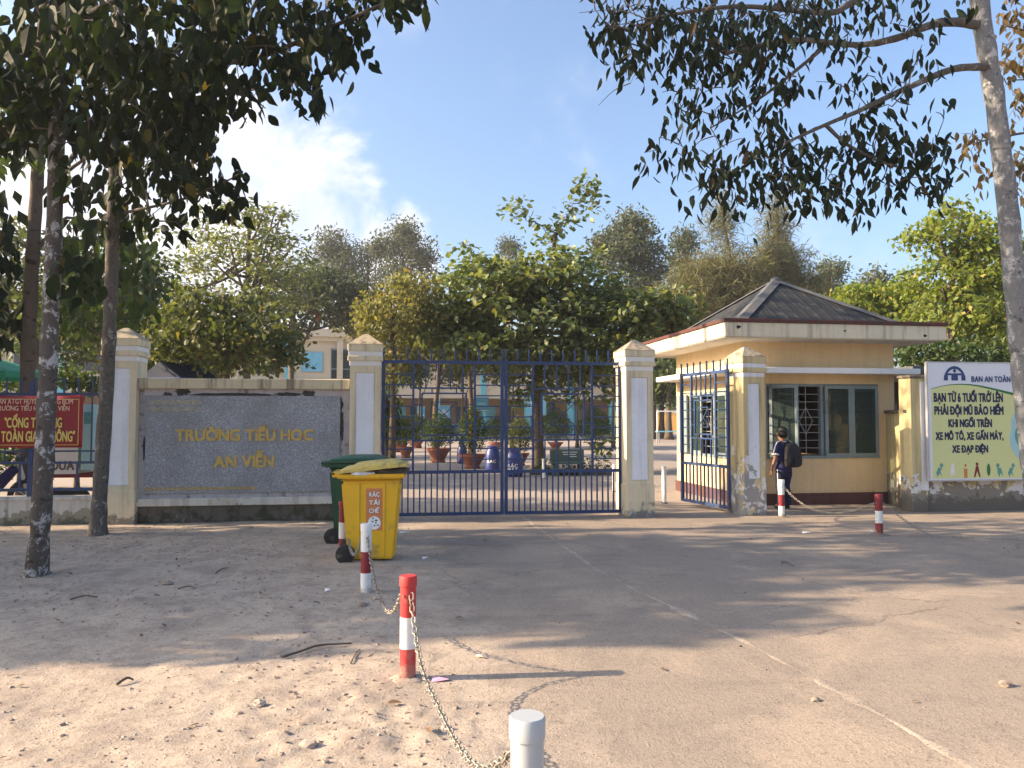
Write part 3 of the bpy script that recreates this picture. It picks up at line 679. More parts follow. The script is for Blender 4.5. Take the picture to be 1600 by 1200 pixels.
rd.build('red_edge', m_roofred, t, bevel=.006)
ax, ay, az = W_/2+.02, D_/2, 4.24
rx0, rx1, ry0, ry1, rz = -.12, W_+.14, -.10, D_+.10, 3.18
MB().b2(rx0-.25, rx1+.25, ry0-.25, ry1+.25, 3.10, 3.13).build('gutter_bed', m_roofred, t)
cor = [Vector((rx0, ry0, rz)), Vector((rx1, ry0, rz)), Vector((rx1, ry1, rz)), Vector((rx0, ry1, rz))]; ap = Vector((ax, ay, az))
for i in range(4):
    a_, b_ = cor[i], cor[(i+1) % 4]; m = MB()
    up = (b_-a_).cross(ap-a_).normalized()
    nn = 60; mid = (a_+b_)/2; top = []; 
    prev = None
    for k in range(nn+1):                                 # ribbed sheet: triangle folded into shallow ribs
        u = k/nn; p0 = a_.lerp(b_, u); rib = .007 if k % 4 == 0 else 0.0
        f_ = u/.5 if u < .5 else (1-u)/.5                 # height reached below the hips
        # foot point, and point on the hip straight up the slope
        foot_ap = a_ + (b_-a_)*((ap-a_).dot(b_-a_)/(b_-a_).length_squared); ua = (foot_ap-a_).length/(b_-a_).length
        f_ = u/ua if u < ua else (1-u)/(1-ua)
        p1 = p0 + (ap-foot_ap)*f_
        o = len(m.v); m.v += [tuple(p0+up*rib), tuple(p1+up*rib*(1 if 0 < f_ < 1 else 0))]
        if k: m.f.append((o-2, o, o+1, o-1))
    m.build('roof_sheet', m_roof, t)
    d_ = (ap-a_).normalized(); side = d_.cross(Vector((0,0,1))).normalized(); nrm = side.cross(d_).normalized()
    m = MB(); st = 14
    for k in range(st+1):
        c_ = a_ + (ap-a_)*(k/st*1.0) + nrm*.035; m.v += [tuple(c_-side*.13-nrm*.055), tuple(c_), tuple(c_+side*.13-nrm*.055)]
        if k: o = 3*k; m.f += [(o-3, o-2, o+1, o), (o-2, o-1, o+2, o+1)]
    rc = m.build('ridge_cap', m_ridge, t)
MB().lathe([(.10, 0), (.09, .05), (.03, .085), (.0, .09)], 12, (ax, ay, az-.02)).build('apex_cap', m_ridge, t, smooth='a')
# concrete sunshade over the windows
sz_t, sz_b = lh(1290, 574.5, -.40)[1], lh(1290, 583.5, -.40)[1]
MB().b2(-.45, W_+.22, -.42, .0, sz_b, sz_t).b2(-.45, 0, 0, D_, sz_b, sz_t).build('sunshade', m_white, t, bevel=.006)
# front window: frame, grille, opened left leaf, two closed leaves on the right
fr_ = MB(); fw = .045
fr_.b2(wx0, wx1, .02, .11, wz1-fw, wz1).b2(wx0, wx1, -.02, .11, wz0, wz0+fw).b2(wx0, wx0+fw, .02, .11, wz0+fw, wz1-fw).b2(wx1-fw, wx1, .02, .11, wz0+fw, wz1-fw)
win = fr_.build('window', m_winframe, t)
xm = lh(1286, 660)[0]; xo = lh(1246, 660)[0]
MB().b2(xm-.03, xm+.03, .021, .109, wz0+fw, wz1-fw).build('mullion', m_winframe, win)
def casement(parent, x0, x1, z0, z1, y=.0, th=.035, hinge=None, ang=0.0):
    q = .055
    mt_ = Matrix.Translation((hinge or x0, y, 0)) @ Matrix.Rotation(ang, 4, 'Z') @ Matrix.Translation((-(hinge or x0), 0, 0))
    m = MB().b2(x0, x1, -th/2, th/2, z1-q, z1).b2(x0, x1, -th/2, th/2, z0, z0+q).b2(x0, x0+q, -th/2, th/2, z0+q, z1-q).b2(x1-q, x1, -th/2, th/2, z0+q, z1-q)
    m.v = [tuple(mt_ @ Vector(p_)) for p_ in m.v]; m.build('casement', m_winframe, parent)
    g = MB().b2(x0+q+.001, x1-q-.001, -.003, .003, z0+q+.001, z1-q-.001); g.v = [tuple(mt_ @ Vector(p_)) for p_ in g.v]; g.build('pane', m_glass, parent)
cw = (wx1-xm-.03-.03)/2
casement(win, xm+.03, xm+.03+cw, wz0+.03, wz1-.03, -.012); casement(win, xm+.034+cw, wx1-.02, wz0+.03, wz1-.03, -.012)
casement(win, wx0+.05, wx0+.05+cw, wz0+.03, wz1-.03, -.03, hinge=wx0+.05, ang=R(-52))
def grille(parent, x0, x1, z0, z1, y, nx, nz, along_y=False):
    def mk(a, b_):
        if along_y: a, b_ = (y, a[0], a[1]), (y, b_[0], b_[1])
        else: a, b_ = (a[0], y, a[1]), (b_[0], y, b_[1])
        MB().bar(a, b_, .007).build('grille_bar', m_winbar, parent)
    for i in range(1, nz): z = z0+(z1-z0)*i/nz; mk((x0, z), (x1, z))
    for i in range(1, nx): x = x0+(x1-x0)*i/nx; mk((x, z0), (x, z1))
    for k in range(nx//2):
        xa_ = x0+(x1-x0)*(2*k+.5)/nx; xb_ = x0+(x1-x0)*(2*k+1.5)/nx; zm_ = (z0+z1)/2; hz = (z1-z0)*.2; xc = (xa_+xb_)/2
        for a, b_ in (((xa_, zm_), (xc, zm_+hz)), ((xc, zm_+hz), (xb_, zm_)), ((xb_, zm_), (xc, zm_-hz)), ((xc, zm_-hz), (xa_, zm_))): mk(a, b_)
grille(win, wx0+fw, xm-.03, wz0+fw, wz1-fw, .085, 4, 9); grille(win, xm+.03, wx1-fw, wz0+fw, wz1-fw, .085, 4, 9)
win2 = MB().b2(-.01, .11, sy0, sy1, sz1-fw, sz1).b2(-.02, .11, sy0, sy1, sz0, sz0+fw).b2(-.01, .11, sy0, sy0+fw, sz0+fw, sz1-fw).b2(-.01, .11, sy1-fw, sy1, sz0+fw, sz1-fw).build('window', m_winframe, t)
grille(win2, sy0+fw, sy1-fw, sz0+fw, sz1-fw, .09, 6, 8, True)
k3 = (sy1-sy0-2*fw)/3
for i in range(3):
    y0_ = sy0+fw+i*k3
    if i == 1: continue
    q = .05
    MB().b2(-.02, .015, y0_, y0_+k3, sz1-fw-q, sz1-fw).b2(-.02, .015, y0_, y0_+k3, sz0+fw, sz0+fw+q).b2(-.02, .015, y0_, y0_+q, sz0+fw+q, sz1-fw-q).b2(-.02, .015, y0_+k3-q, y0_+k3, sz0+fw+q, sz1-fw-q).build('casement', m_winframe, win2)
    MB().b2(-.004, .002, y0_+q+.001, y0_+k3-q-.001, sz0+fw+q+.001, sz1-fw-q-.001).build('pane', m_glass, win2)
# opened leaf at the far end of the side window
MB().b2(-.075, -.04, sy1+.01, sy1+.55, sz0+.03, sz1-.03).build('open_shutter', m_winframe, win2)
# desk and chair seen dimly inside
dk = thing('desk', 'wooden desk inside the gatehouse behind the window bars', 'desk', H.pt(1.25, 1.0, .1), H.a)
MB().b2(-.6, .6, -.3, .3, .70, .74).build('desktop', m_corr, dk); 
for x in (-.55, .5):
    for y in (-.26, .22): MB().b2(x, x+.05, y, y+.05, 0, .70).build('leg', m_corr, dk)
pc = thing('paper_stack', 'loose white papers propped on the desk inside gatehouse', 'papers', H.pt(1.15, .95, .84), H.a)
MB().box((0, 0, .14), (.22, .015, .28), Matrix.Rotation(R(-25), 3, 'X')).build('sheet', m_paper, pc)
MB().box((.05, .04, -.095), (.3, .22, .01)).build('sheet', m_paper, pc)

# ------------------------------------------------------------------ right hand wall, shed, board
s0_, s1_ = H.pt(W_+.035, .55), E.pt(solve_s(1424), .1)
ln = (s1_-s0_).length; a_ = math.atan2(s1_.y-s0_.y, s1_.x-s0_.x)
t = thing('linking_wall', 'short yellow wall with black mould between gatehouse and wall pillar', 'wall', s0_, a_)
MB().b2(0, ln, 0, .16, -.15, 1.60).build('wall_body', m_rwall, t); MB().b2(0, ln, -.03, .19, 1.60, 1.65).build('coping', m_captop, t)
for i in range(5):
    x = .08+i*(ln-.16)/4; MB().box((x, .08, 1.70), (.05+.03*(i % 2), .012, .10+.03*(i*7 % 3)), Matrix.Rotation(R(20*i), 3, 'Z')).build('glass_shard', m_captop, t)
sR = solve_s(1437.5)
t = thing('wall_pillar', 'tall plain yellow wall pillar left of the traffic sign board', 'pillar', E.pt(sR, 0), E.a)
MB().b2(-.15, .13, 0, .30, -.15, 2.16).build('shaft', m_rwall, t, bevel=.01); MB().b2(-.17, .15, -.02, .32, 2.16, 2.21).build('cap', m_captop, t, bevel=.01)
MB().b2(.02, .13, -.012, -.001, .35, 2.10).build('white_strip', m_panel_worn, t)
t = thing('boundary_wall', 'peeling yellow boundary wall under and behind the sign board', 'wall', E.pt(sR+.133, .06), E.a)
MB().b2(0, 8.5, 0, .2, -.15, 1.95).build('wall_body', m_rwall, t); MB().b2(0, 8.5, -.04, .24, 1.95, 2.02).build('coping', m_captop, t)
# traffic safety board
vS = -.10
sl, zt_ = E.hit(1449, 567, vS); _, zb_ = E.hit(1453, 750, vS)
BW = 1.95
t = thing('sign_board', 'traffic safety sign board with pale green field and navy writing', 'sign', E.pt(sl, vS), E.a)
def bp_(px, py): s_, z_ = E.hit(px, py, vS-.005); return s_-sl, z_
MB().b2(0, BW, .002, .035, zb_, zt_).build('face', m_signgrey, t)
MB().b2(-.02, BW+.02, -.004, .05, zt_, zt_+.022).b2(-.02, BW+.02, -.004, .05, zb_-.022, zb_).b2(-.02, 0, -.004, .05, zb_, zt_).b2(BW, BW+.02, -.004, .05, zb_, zt_).build('frame', m_frame, t)
for x in (.25, BW-.25): MB().b2(x-.025, x+.025, .051, .10, zb_-.01, zt_).build('bracket', m_frame, t)
zz0 = bp_(1452, 748)[1]
top_curve = [bp_(x, y) for x, y in ((1455, 607.5), (1470, 603.5), (1485, 601), (1500, 600), (1515, 600.4), (1530, 602.2), (1550, 606.3), (1570, 611), (1590, 615.5))]
xe = BW-.012; top_curve.append((xe, top_curve[-1][1]-.10))
x0c = top_curve[0][0]
MB().prism([(x0c, zz0), (xe, zz0)] + top_curve[::-1], -.001, .0019).build('lime_field', m_signlime, t)
low = [(x, z-(.004+.045*(i/9)**1.6)) for i, (x, z) in enumerate(top_curve)]
sw = MB()
for i in range(len(low)-1):
    (ax_, az_), (bx_, bz_), (cx_, cz_), (dx_, dz_) = low[i], low[i+1], top_curve[i+1], top_curve[i]
    sw.add([(ax_, -.003, az_), (bx_, -.003, bz_), (cx_, -.003, cz_+.004), (dx_, -.003, dz_+.004)], [(0,1,2,3)])
sw.build('green_swoosh', m_signgreen, t)
def sline(body, p0, p1, y0, y1, bold=.06):
    xa_, z_a = bp_(p0, y1); xb_, z_b = bp_(p1, y0); text('lettering', body, t, m_letter_n, (xa_+xb_)/2, z_a, -.004, z_b-z_a, xb_-xa_, bold, .0)
sline('BẠN TỪ 6 TUỔI TRỞ LÊN', 1459, 1567, 615, 627.5); sline('PHẢI ĐỘI MŨ BẢO HIỂM', 1460, 1568, 635.5, 647.5)
sline('KHI NGỒI TRÊN', 1482, 1550, 655.5, 667); sline('XE MÔ TÔ, XE GẮN MÁY,', 1462, 1568, 675.5, 687); sline('XE ĐẠP ĐIỆN', 1488, 1544, 696, 707)
xa_, z_a = bp_(1518, 596.5); _, z_b = bp_(1518, 588); text('lettering', 'BAN AN TOÀN GIAO THÔNG', t, m_logoblue, xa_, z_a, -.004, z_b-z_a, bp_(1636, 590)[0]-xa_, .04, 0, 'L')
# the emblem: an arch with a figure whose arms form a bar
ex_, ez_ = bp_(1492, 594.5); er = bp_(1509, 594)[0]-ex_; ez1 = bp_(1492, 572)[1]-ez_
def arc(r0, r1, n_=24): return [(ex_+r0*math.cos(math.pi*i/n_), ez_+r1*math.sin(math.pi*i/n_)) for i in range(n_+1)]
m = MB(); oa, ia = arc(er, ez1), arc(er*.80, ez1*.80)
for i in range(24): m.add([(oa[i][0], -.0035, oa[i][1]), (oa[i+1][0], -.0035, oa[i+1][1]), (ia[i+1][0], -.0035, ia[i+1][1]), (ia[i][0], -.0035, ia[i][1])], [(3,2,1,0)])
m.b2(ex_-er*.80, ex_+er*.80, -.0034, -.002, ez_+ez1*.36, ez_+ez1*.50); m.b2(ex_-er*.30, ex_+er*.30, -.0033, -.002, ez_, ez_+ez1*.36)
m.b2(ex_-er*.98, ex_-er*.62, -.0032, -.002, ez_, ez_+ez1*.36); m.b2(ex_+er*.62, ex_+er*.98, -.0032, -.002, ez_, ez_+ez1*.36)
m.prism([(ex_+er*.14*math.cos(a), ez_+ez1*.67+er*.16*math.sin(a)) for a in np.linspace(0, 2*math.pi, 14)[:-1]], -.0036, -.002); m.build('arch_emblem', m_logoblue, t)
for (px, py, rr, mt, yy) in ((1610, 665, 30, m_signcyan, -.0015), (1612, 686, 34, m_signcyan, -.0018), (1607, 680, 21, m_signteal, -.003)):
    cx_, cz_ = bp_(px, py); r_ = bp_(px+rr, py)[0]-cx_
    MB().prism([(cx_+r_*math.cos(a), cz_+r_*math.sin(a)) for a in np.linspace(0, 2*math.pi, 25)[:-1]], yy, yy+.0006).build('round_picture', mt, t)
icons = [(1467, m_signteal), (1489, m_paper), (1509, m_orange), (1527, m_bmaroon), (1545, m_signgreen), (1563, m_signteal), (1579, m_signteal)]
for i, (px, mt) in enumerate(icons):
    cx_, cz_ = bp_(px, 734); u = .055; q = .16
    m = MB(); lean = (.25, 0, 0, 0, 0, -.2, .25)[i]
    if i == 2: m.b2(cx_-.03, cx_+.03, -.003, -.0015, cz_-.13, cz_+.02); m.prism([(cx_+.02*math.cos(a), cz_+.07+.025*math.sin(a)) for a in np.linspace(0, 6.283, 11)[:-1]], -.003, -.0015)
    elif i == 3: m.prism([(cx_-.02, cz_+.06), (cx_-.06, cz_-.12), (cx_-.035, cz_-.12), (cx_, cz_-.02), (cx_+.035, cz_-.12), (cx_+.06, cz_-.12), (cx_+.02, cz_+.06)], -.003, -.0015); m.prism([(cx_+.025*math.cos(a), cz_+.09+.03*math.sin(a)) for a in np.linspace(0, 6.283, 11)[:-1]], -.003, -.0015)
    elif i == 4: m.prism([(cx_+.032*math.cos(a), cz_+.1*math.sin(a)) for a in np.linspace(0, 6.283, 15)[:-1]], -.003, -.0015)
    else:
        m.prism([(cx_+lean*.2+.03*math.cos(a), cz_+.07+.035*math.sin(a)) for a in np.linspace(0, 6.283, 11)[:-1]], -.003, -.0015)
        m.prism([(cx_-.03+lean*.1, cz_+.035), (cx_-.045, cz_-.05), (cx_-.02, cz_-.12), (cx_+.01, cz_-.05), (cx_+.05, cz_-.11), (cx_+.03, cz_-.02), (cx_+.035+lean*.1, cz_+.03)], -.003, -.0015)
    m.build('safety_figure_print', mt, t)
# parking shed behind
t = thing('parking_shed', 'open shed with dull grey roof between gatehouse and wall pillar', 'shed', P(1425, 640, 17.5).xy.to_3d(), R(6))
MB().b2(-.75, 5.5, -1.2, 2.8, 2.50, 2.62).build('roof', m_ridge, t)
for x in (-.6, 2.4, 5.3):
    for y in (-1.0, 2.6): MB().tube([(x, y, -.1), (x, y, 2.5)], [.04, .04], 8).build('post', m_frame, t)
MB().b2(-.75, 5.5, 2.84, 2.88, 1.1, 2.5).build('shade_sheet', m_dark, t)  # near-black sheet added to stand for the dark under the roof

# ------------------------------------------------------------------ bollards and chains
m_collar = M('soil_collar', (.17,.145,.125), .95, .3, 18, .006, 70, dirt=(.19,.15,.12), dirt_amt=.8, dscale=16)
def bollard(label, loc_, h, cols, r=.046, chip=False):
    t = thing('bollard', label, 'bollard', loc_, random.random()*6, 'chain bollards')
    zs = np.linspace(0, h-.055, len(cols)+1); zs[0] = -.08
    for i, mt in enumerate(cols):
        MB().lathe([(r, zs[i]), (r, zs[i+1])], 24, cap=False).build('band', mt, t, smooth=True)
    rr = r+.0045
    MB().lathe([(r, h-.060), (rr, h-.058), (rr, h-.006), (rr-.004, h), (.0, h)], 24, cap=False).build('cap', cols[-1], t, smooth='a')
    f = MB(); rg_ = random.Random(label); nf = 16
    for rr_, zz_ in ((.050, .020), (.072, .014), (.12, .002), (.16, -.03)):
        for k in range(nf): a = 2*math.pi*k/nf; q_ = 1+.35*(rg_.random()-.5); f.v.append((rr_*q_*math.cos(a), rr_*q_*math.sin(a), zz_*(1+.5*(rg_.random()-.5))))
    for i in range(3):
        for k in range(nf): k2 = (k+1) % nf; f.f.append((i*nf+k, (i+1)*nf+k, (i+1)*nf+k2, i*nf+k2))
    f.build('soil_collar', m_dirt if loc_[0] < .5 else m_collar, t, smooth=True)
    MB().tube([(r-.01, 0, h-.11), (r+.012, 0, h-.11)], [.006, .006], 6).build('eye_bolt', m_steel, t)
    return t
pA, pB, pC, pD, pE_, pF = Vector((.042, 2.16, 0)), G(637, 1061), G(571.5, 928), G(535.5, 866), G(1221.5, 808), G(1374, 836)
pB.z = .0; pG = Vector((6.95, 9.35, 0))
hB = P(631, 899, pB.y).z; hC = P(571, 818, pC.y).z; hD = P(536, 783, pD.y).z; hE = P(1221, 749.5, pE_.y).z; hF = P(1373, 772, pF.y).z
bollard('white capped pipe bollard nearest the camera, cut by the picture bottom', pA, .682, [m_pvc, m_pvc, m_pvc])
bollard('bright red bollard with one white band casting long shadow', pB, hB, [m_bred, m_bwhite, m_bred])
bollard('white bollard with one dark red band in front of yellow bin', pC, hC, [m_bwhite, m_bmaroon, m_bwhite])
bollard('dark red and white bollard half hidden between green and yellow bins', pD, hD, [m_bmaroon, m_bwhite, m_bmaroon])
bollard('white bollard with dark red middle in front of the schoolchild', pE_, hE, [m_bwhite, m_bmaroon, m_bwhite])
bollard('chipped dark red bollard with white middle near linking wall', pF, hF, [m_bmaroon, m_bwhite, m_bmaroon])
bollard('bollard beyond the right edge where last chain ends', pG, .6, [m_bwhite, m_bmaroon, m_bwhite])
lk = MB(); nseg = 12; LL, LW, lr = .046, .027, .0036
pts = []
for i in range(nseg):
    a = 2*math.pi*i/nseg; x = math.cos(a)*LW/2; z = math.sin(a)*LW/2 + (LL-LW)/2*(1 if math.sin(a) > 0 else -1); pts.append(Vector((x, 0, z)))
for i in range(nseg):
    p = pts[i]; d = (pts[(i+1) % nseg]-pts[i-1]).normalized(); o = d.cross(Vector((0,1,0)))
    for k in range(5): a = 2*math.pi*k/5; lk.v.append(tuple(p + o*lr*math.cos(a) + Vector((0, lr*math.sin(a), 0))))
for i in range(nseg):
    for k in range(5): lk.f.append((i*5+k, i*5+(k+1) % 5, ((i+1) % nseg)*5+(k+1) % 5, ((i+1) % nseg)*5+k))
link_o = lk.build('link', m_steel, None, smooth=True); link_me = link_o.data; bpy.data.objects.remove(link_o)
def chain(label, p0, p1, sag, skew=0.0, floor=.008, pw=2.0):
    t = thing('chain', label, 'chain', p0, 0, 'chains between bollards')
    N = 400; path = []
    for i in range(N+1):
        u = i/N; q = p0.lerp(p1, u); uu = u**(1+skew); q.z -= sag*(1-abs(2*uu-1)**pw); q.z = max(q.z, floor + float(drive_z(np.array([q.x]), np.array([q.y]))[0]))
        path.append(q)
    acc = 0; k = 0; nxt = 0
    for i in range(N):
        sgm = (path[i+1]-path[i]).length
        while acc + sgm >= nxt:
            q = path[i].lerp(path[i+1], (nxt-acc)/sgm if sgm else 0); d = (path[i+1]-path[i]).normalized()
            xq = d.to_track_quat('Z', 'Y').to_matrix().to_4x4() @ Matrix.Rotation(math.pi/2*(k % 2) + .25*math.sin(k*1.7)+.6, 4, 'Z')
            o = bpy.data.objects.new('link', link_me); COL.objects.link(o); o.parent = t
            o.matrix_basis = Matrix.Translation(q-p0) @ xq
            nxt += .0375; k += 1
        acc += sgm
def top(p, h, dx=0, dy=0): return Vector((p.x+dx, p.y+dy, h-.11))
chain('pale steel chain sagging from red bollard to nearest white pipe', top(pB, hB, .025, -.05), top(pA, .682, -.045, .03), .30, -.15, pw=3.2)
chain('steel chain sagging between yellow bin bollard and bright red bollard', top(pC, hC, .02, -.05), top(pB, hB, -.045, .03), .28, .12, pw=2.5)
chain('steel chain hanging beside the yellow bin wheel', top(pD, hD, .03, -.045), top(pC, hC, -.045, .03), .30)
chain('steel chain sagging in front of the gatehouse wall', top(pE_, hE, .05, 0), top(pF, hF, -.05, 0), .26, -.12)
chain('steel chain drooping to the ground right of the chipped bollard', top(pF, hF, .05, 0), top(pG, .6, -.05, 0), .55)

# ------------------------------------------------------------------ wheelie bins
def bin_(label, loc_, rot, H_=.93, L_=.60, W_b=.52, body=m_ybin, lid=m_ylid, sticker=True, lid_open=4):
    t = thing('wheelie_bin', label, 'bin', loc_, rot)
    b = .455*L_/.6; m = MB(); zr = H_
    # tapered body, front to +x, hinge at -x
    m.taper(-.235, .245, -.185, .185, .035, -.30, .315, -.235, .235, zr-.09)
    m.taper(-.30, .315, -.235, .235, zr-.09, -.315, .33, -.25, .25, zr-.05)
    m.build('body', body, t, bevel=.022, seg=2, smooth='a')
    m = MB(); m.taper(-.345, .355, -.275, .275, zr-.05, -.35, .36, -.28, .28, zr-.005); m.build('rim', body, t, bevel=.012, seg=2, smooth='a')
    for x in (-.12, .14): MB().taper(x-.012, x+.012, -.192, -.172, .06, x-.012, x+.012, -.247, -.22, zr-.10).build('side_rib', body, t, bevel=.004)
    # lid: shallow domed tray hinged at the back
    m = MB(); xs = np.linspace(0, .70, 12); ys = np.linspace(-.285, .285, 9)
    for x in xs:
        for y in ys:
            ed = min(x/.06, (.70-x)/.06, (.285-abs(y))/.05); ed = max(0, min(1, ed))
            bulge = .018*math.sin(math.pi*x/.70)*(1-(y/.285)**2) + (.022 if .16 < x < .62 and abs(y) < .20 else 0)
            m.v.append((x, y, .012 + .026*ed + bulge))
    for i in range(11):
        for j in range(8): a = i*9+j; m.f.append((a, a+9, a+10, a+1))
    lm = m.build('lid', lid, t, smooth=True); lm.location = (-.33, 0, zr+.012); lm.rotation_euler = (0, -R(lid_open), 0)
    s = lm.modifiers.new('s', 'SOLIDIFY'); s.thickness = .016
    sk = MB().b2(-.005, .705, -.29, -.282, -.012, .016).b2(-.005, .705, .282, .29, -.012, .016).b2(.698, .712, -.282, .282, -.012, .018).build('skirt', lid, lm, bevel=.003)
    MB().tube([(-.385, -.20, zr+.0), (-.385, .20, zr+.0)], [.018, .018], 10).build('hinge_handle', body, t, smooth='a')
    for y in (-.2, .2): MB().box((-.36, y, zr-.012), (.07, .05, .055)).build('hinge_block', body, t, bevel=.008)
    for y in (-.2, .2): MB().tube([(-.385, y*1.14, zr), (-.385, y*1.16, zr)], [.013, .013], 10).build('hinge_plug', m_rubber, t)
    MB().tube([(-.25, -.25, .10), (-.25, .25, .10)], [.012, .012], 8).build('axle', m_rubber, t)
    for y in (-.245, .245):
        wv = MB(); a, b_ = Vector((-.25, y-.022, .10)), Vector((-.25, y+.022, .10))
        wv.tube([a, a.lerp(b_, .15), a.lerp(b_, .85), b_], [.088, .10, .10, .088], 24); wh = wv.build('wheel', m_rubber, t, smooth='a')
        sg = -1 if y < 0 else 1
        MB().tube([(-.25, y+sg*.0225, .10), (-.25, y+sg*.03, .10)], [.05, .045], 16).build('hub', m_rubber, wh, smooth='a')
    if sticker:
        # sticker on the leaning side facing the street
        k = (.235-.185)/(zr-.09-.035)
        def fy(z): return -.185-k*(z-.035)
        x0_, x1_, z0_, z1_ = -.045, .125, .335, .775
        m = MB().add([(x0_, fy(z0_)-.003, z0_), (x1_, fy(z0_)-.003, z0_), (x1_, fy(z1_)-.003, z1_), (x0_, fy(z1_)-.003, z1_)], [(0,1,2,3)]); st = m.build('sticker', m_orange, t)
        def slant(o):
            me = o.data
            for v in me.vertices: v.co.y += fy(v.co.z)-.0045
        for w_, z in (('RÁC', .69), ('TÁI', .605), ('CHẾ', .52)):
            o = text('letter_outline', w_, st, m_rubber, .04, z-.002, 0, .050, .122, .055); slant(o); o = text('lettering', w_, st, m_letter_w, .04, z, 0, .046, .112, .03); slant(o)
            for v in o.data.vertices: v.co.y -= .0016
        cm_ = MB().prism([(.04+.066*math.cos(a), .415+.07*math.sin(a)) for a in np.linspace(0, 6.2832, 25)[:-1]], 0, .0005); o = cm_.build('round_emblem', m_letter_w, st); slant(o)
        for i in range(7):
            a = i*2.4; rr = .017+.0055*i; q = MB().prism([(.04+rr*math.cos(a)+.011*math.cos(c_)*(1+.4*(i % 2)), .415+rr*math.sin(a)+.010*math.sin(c_)) for c_ in np.linspace(0, 6.2832, 4+i % 4+1)[:-1]], 0, .0005)
            o = q.build('waste_symbol', (m_logoblue, m_signteal, m_boarddark, m_gbin)[i % 4], st); slant(o)
            for v in o.data.vertices: v.co.y -= .0012
    return t
yb = bin_('yellow recycling bin with orange sticker, its lid ajar over trash', Vector((-1.50, 8.28, 0)), R(6), lid_open=6)
gb = bin_('dark green bin standing behind the yellow bin near wall', Vector((-1.89, 9.45, 0)), R(1), H_=.97, body=m_gbin, lid=m_gbin, sticker=False, lid_open=1)
tr = thing('trash_bag', 'crumpled trash showing under the yellow bin lid', 'trash', (-1.50, 8.28, .915), R(6))
blob((.18, -.02, .022), .2, 3, 2, .25, (1, 1.2, .30)).build('brown_bag', m_twig, tr)
blob((-.10, -.22, .015), .11, 5, 2, .3, (1.2, .6, .25)).build('white_bag', m_paper, tr)

# ------------------------------------------------------------------ schoolchild with a backpack
ps = P(1224, 700, 12.85); t = thing('person', 'schoolchild in navy uniform with black backpack standing at gatehouse window', 'person', (ps.x, ps.y, 0), R(28))
def skin(name, nodes, edges, mat, parent, sub=2):
    """nodes: name -> (x,y,z,rx[,ry]); edges by name; first node is the root"""
    ks = list(nodes); me = bpy.data.meshes.new(name); me.from_pydata([nodes[k][:3] for k in ks], [(ks.index(a), ks.index(b)) for a, b in edges], [])
    o = bpy.data.objects.new(name, me); COL.objects.link(o)
    o.modifiers.new('k', 'SKIN'); sv = me.skin_vertices[0].data
    for i, k in enumerate(ks): r_ = nodes[k][3:]; sv[i].radius = (r_[0], r_[-1]); sv[i].use_root = (i == 0)
    if sub: s_ = o.modifiers.new('s', 'SUBSURF'); s_.levels = s_.render_levels = sub
    ev = bpy.data.meshes.new_from_object(o.evaluated_get(bpy.context.evaluated_depsgraph_get()))
    bpy.data.objects.remove(o); ev.shade_smooth(); ev.materials.clear(); ev.name = name
    return link(name, ev, mat, parent)
# local +y = the way the child faces (away from us), z up, height 1.37
nd = {'pelvis': (0,0,.74,.085,.06), 'waist': (0,.0,.86,.075,.055), 'chest': (0,.005,1.0,.09,.06), 'neck': (0,.005,1.115,.042), 'head0': (-.01,.02,1.175,.060,.066), 'head1': (-.015,.022,1.25,.078,.088), 'head2': (-.015,.018,1.315,.062,.072)}
ed = [('pelvis','waist'),('waist','chest'),('chest','neck'),('neck','head0'),('head0','head1'),('head1','head2')]
for s_, n_ in ((-1,'l'),(1,'r')):
    nd |= {n_+'sh': (s_*.145,0,1.055,.046), n_+'el': (s_*.195,-.01,.86,.034), n_+'wr': (s_*.20,.06,.685,.024), n_+'pa': (s_*.198,.078,.635,.026,.016),
           n_+'hip': (s_*.07,0,.70,.075), n_+'kn': (s_*.075,.015 if s_ < 0 else .03,.385,.050), n_+'an': (s_*.08,-.01,.09,.034), n_+'toe': (s_*.095,.115,.035,.034,.022)}
    ed += [('chest',n_+'sh'),(n_+'sh',n_+'el'),(n_+'el',n_+'wr'),(n_+'wr',n_+'pa'),('pelvis',n_+'hip'),(n_+'hip',n_+'kn'),(n_+'kn',n_+'an'),(n_+'an',n_+'toe')]
    for f_, (dx, dl) in enumerate(((-.018,.050),(-.006,.060),(.006,.056),(.016,.044))):
        a = (s_*.198, .078+dx*1.0+.01, .605, .0085); b_ = (s_*.192, .085+dx*1.2+.02, .605-dl*.75, .0075); c_ = (s_*.182, .088+dx*1.2+.026, .605-dl*1.25, .006)
        for q, v_ in zip('abc', (a, b_, c_)): nd[n_+'f%d%s' % (f_, q)] = v_
        ed += [(n_+'pa', n_+'f%da' % f_), (n_+'f%da' % f_, n_+'f%db' % f_), (n_+'f%db' % f_, n_+'f%dc' % f_)]
    nd |= {n_+'t1': (s_*.19,.105,.635,.009), n_+'t2': (s_*.18,.122,.60,.007)}; ed += [(n_+'pa',n_+'t1'),(n_+'t1',n_+'t2')]
skin('body', nd, ed, m_skin, t)
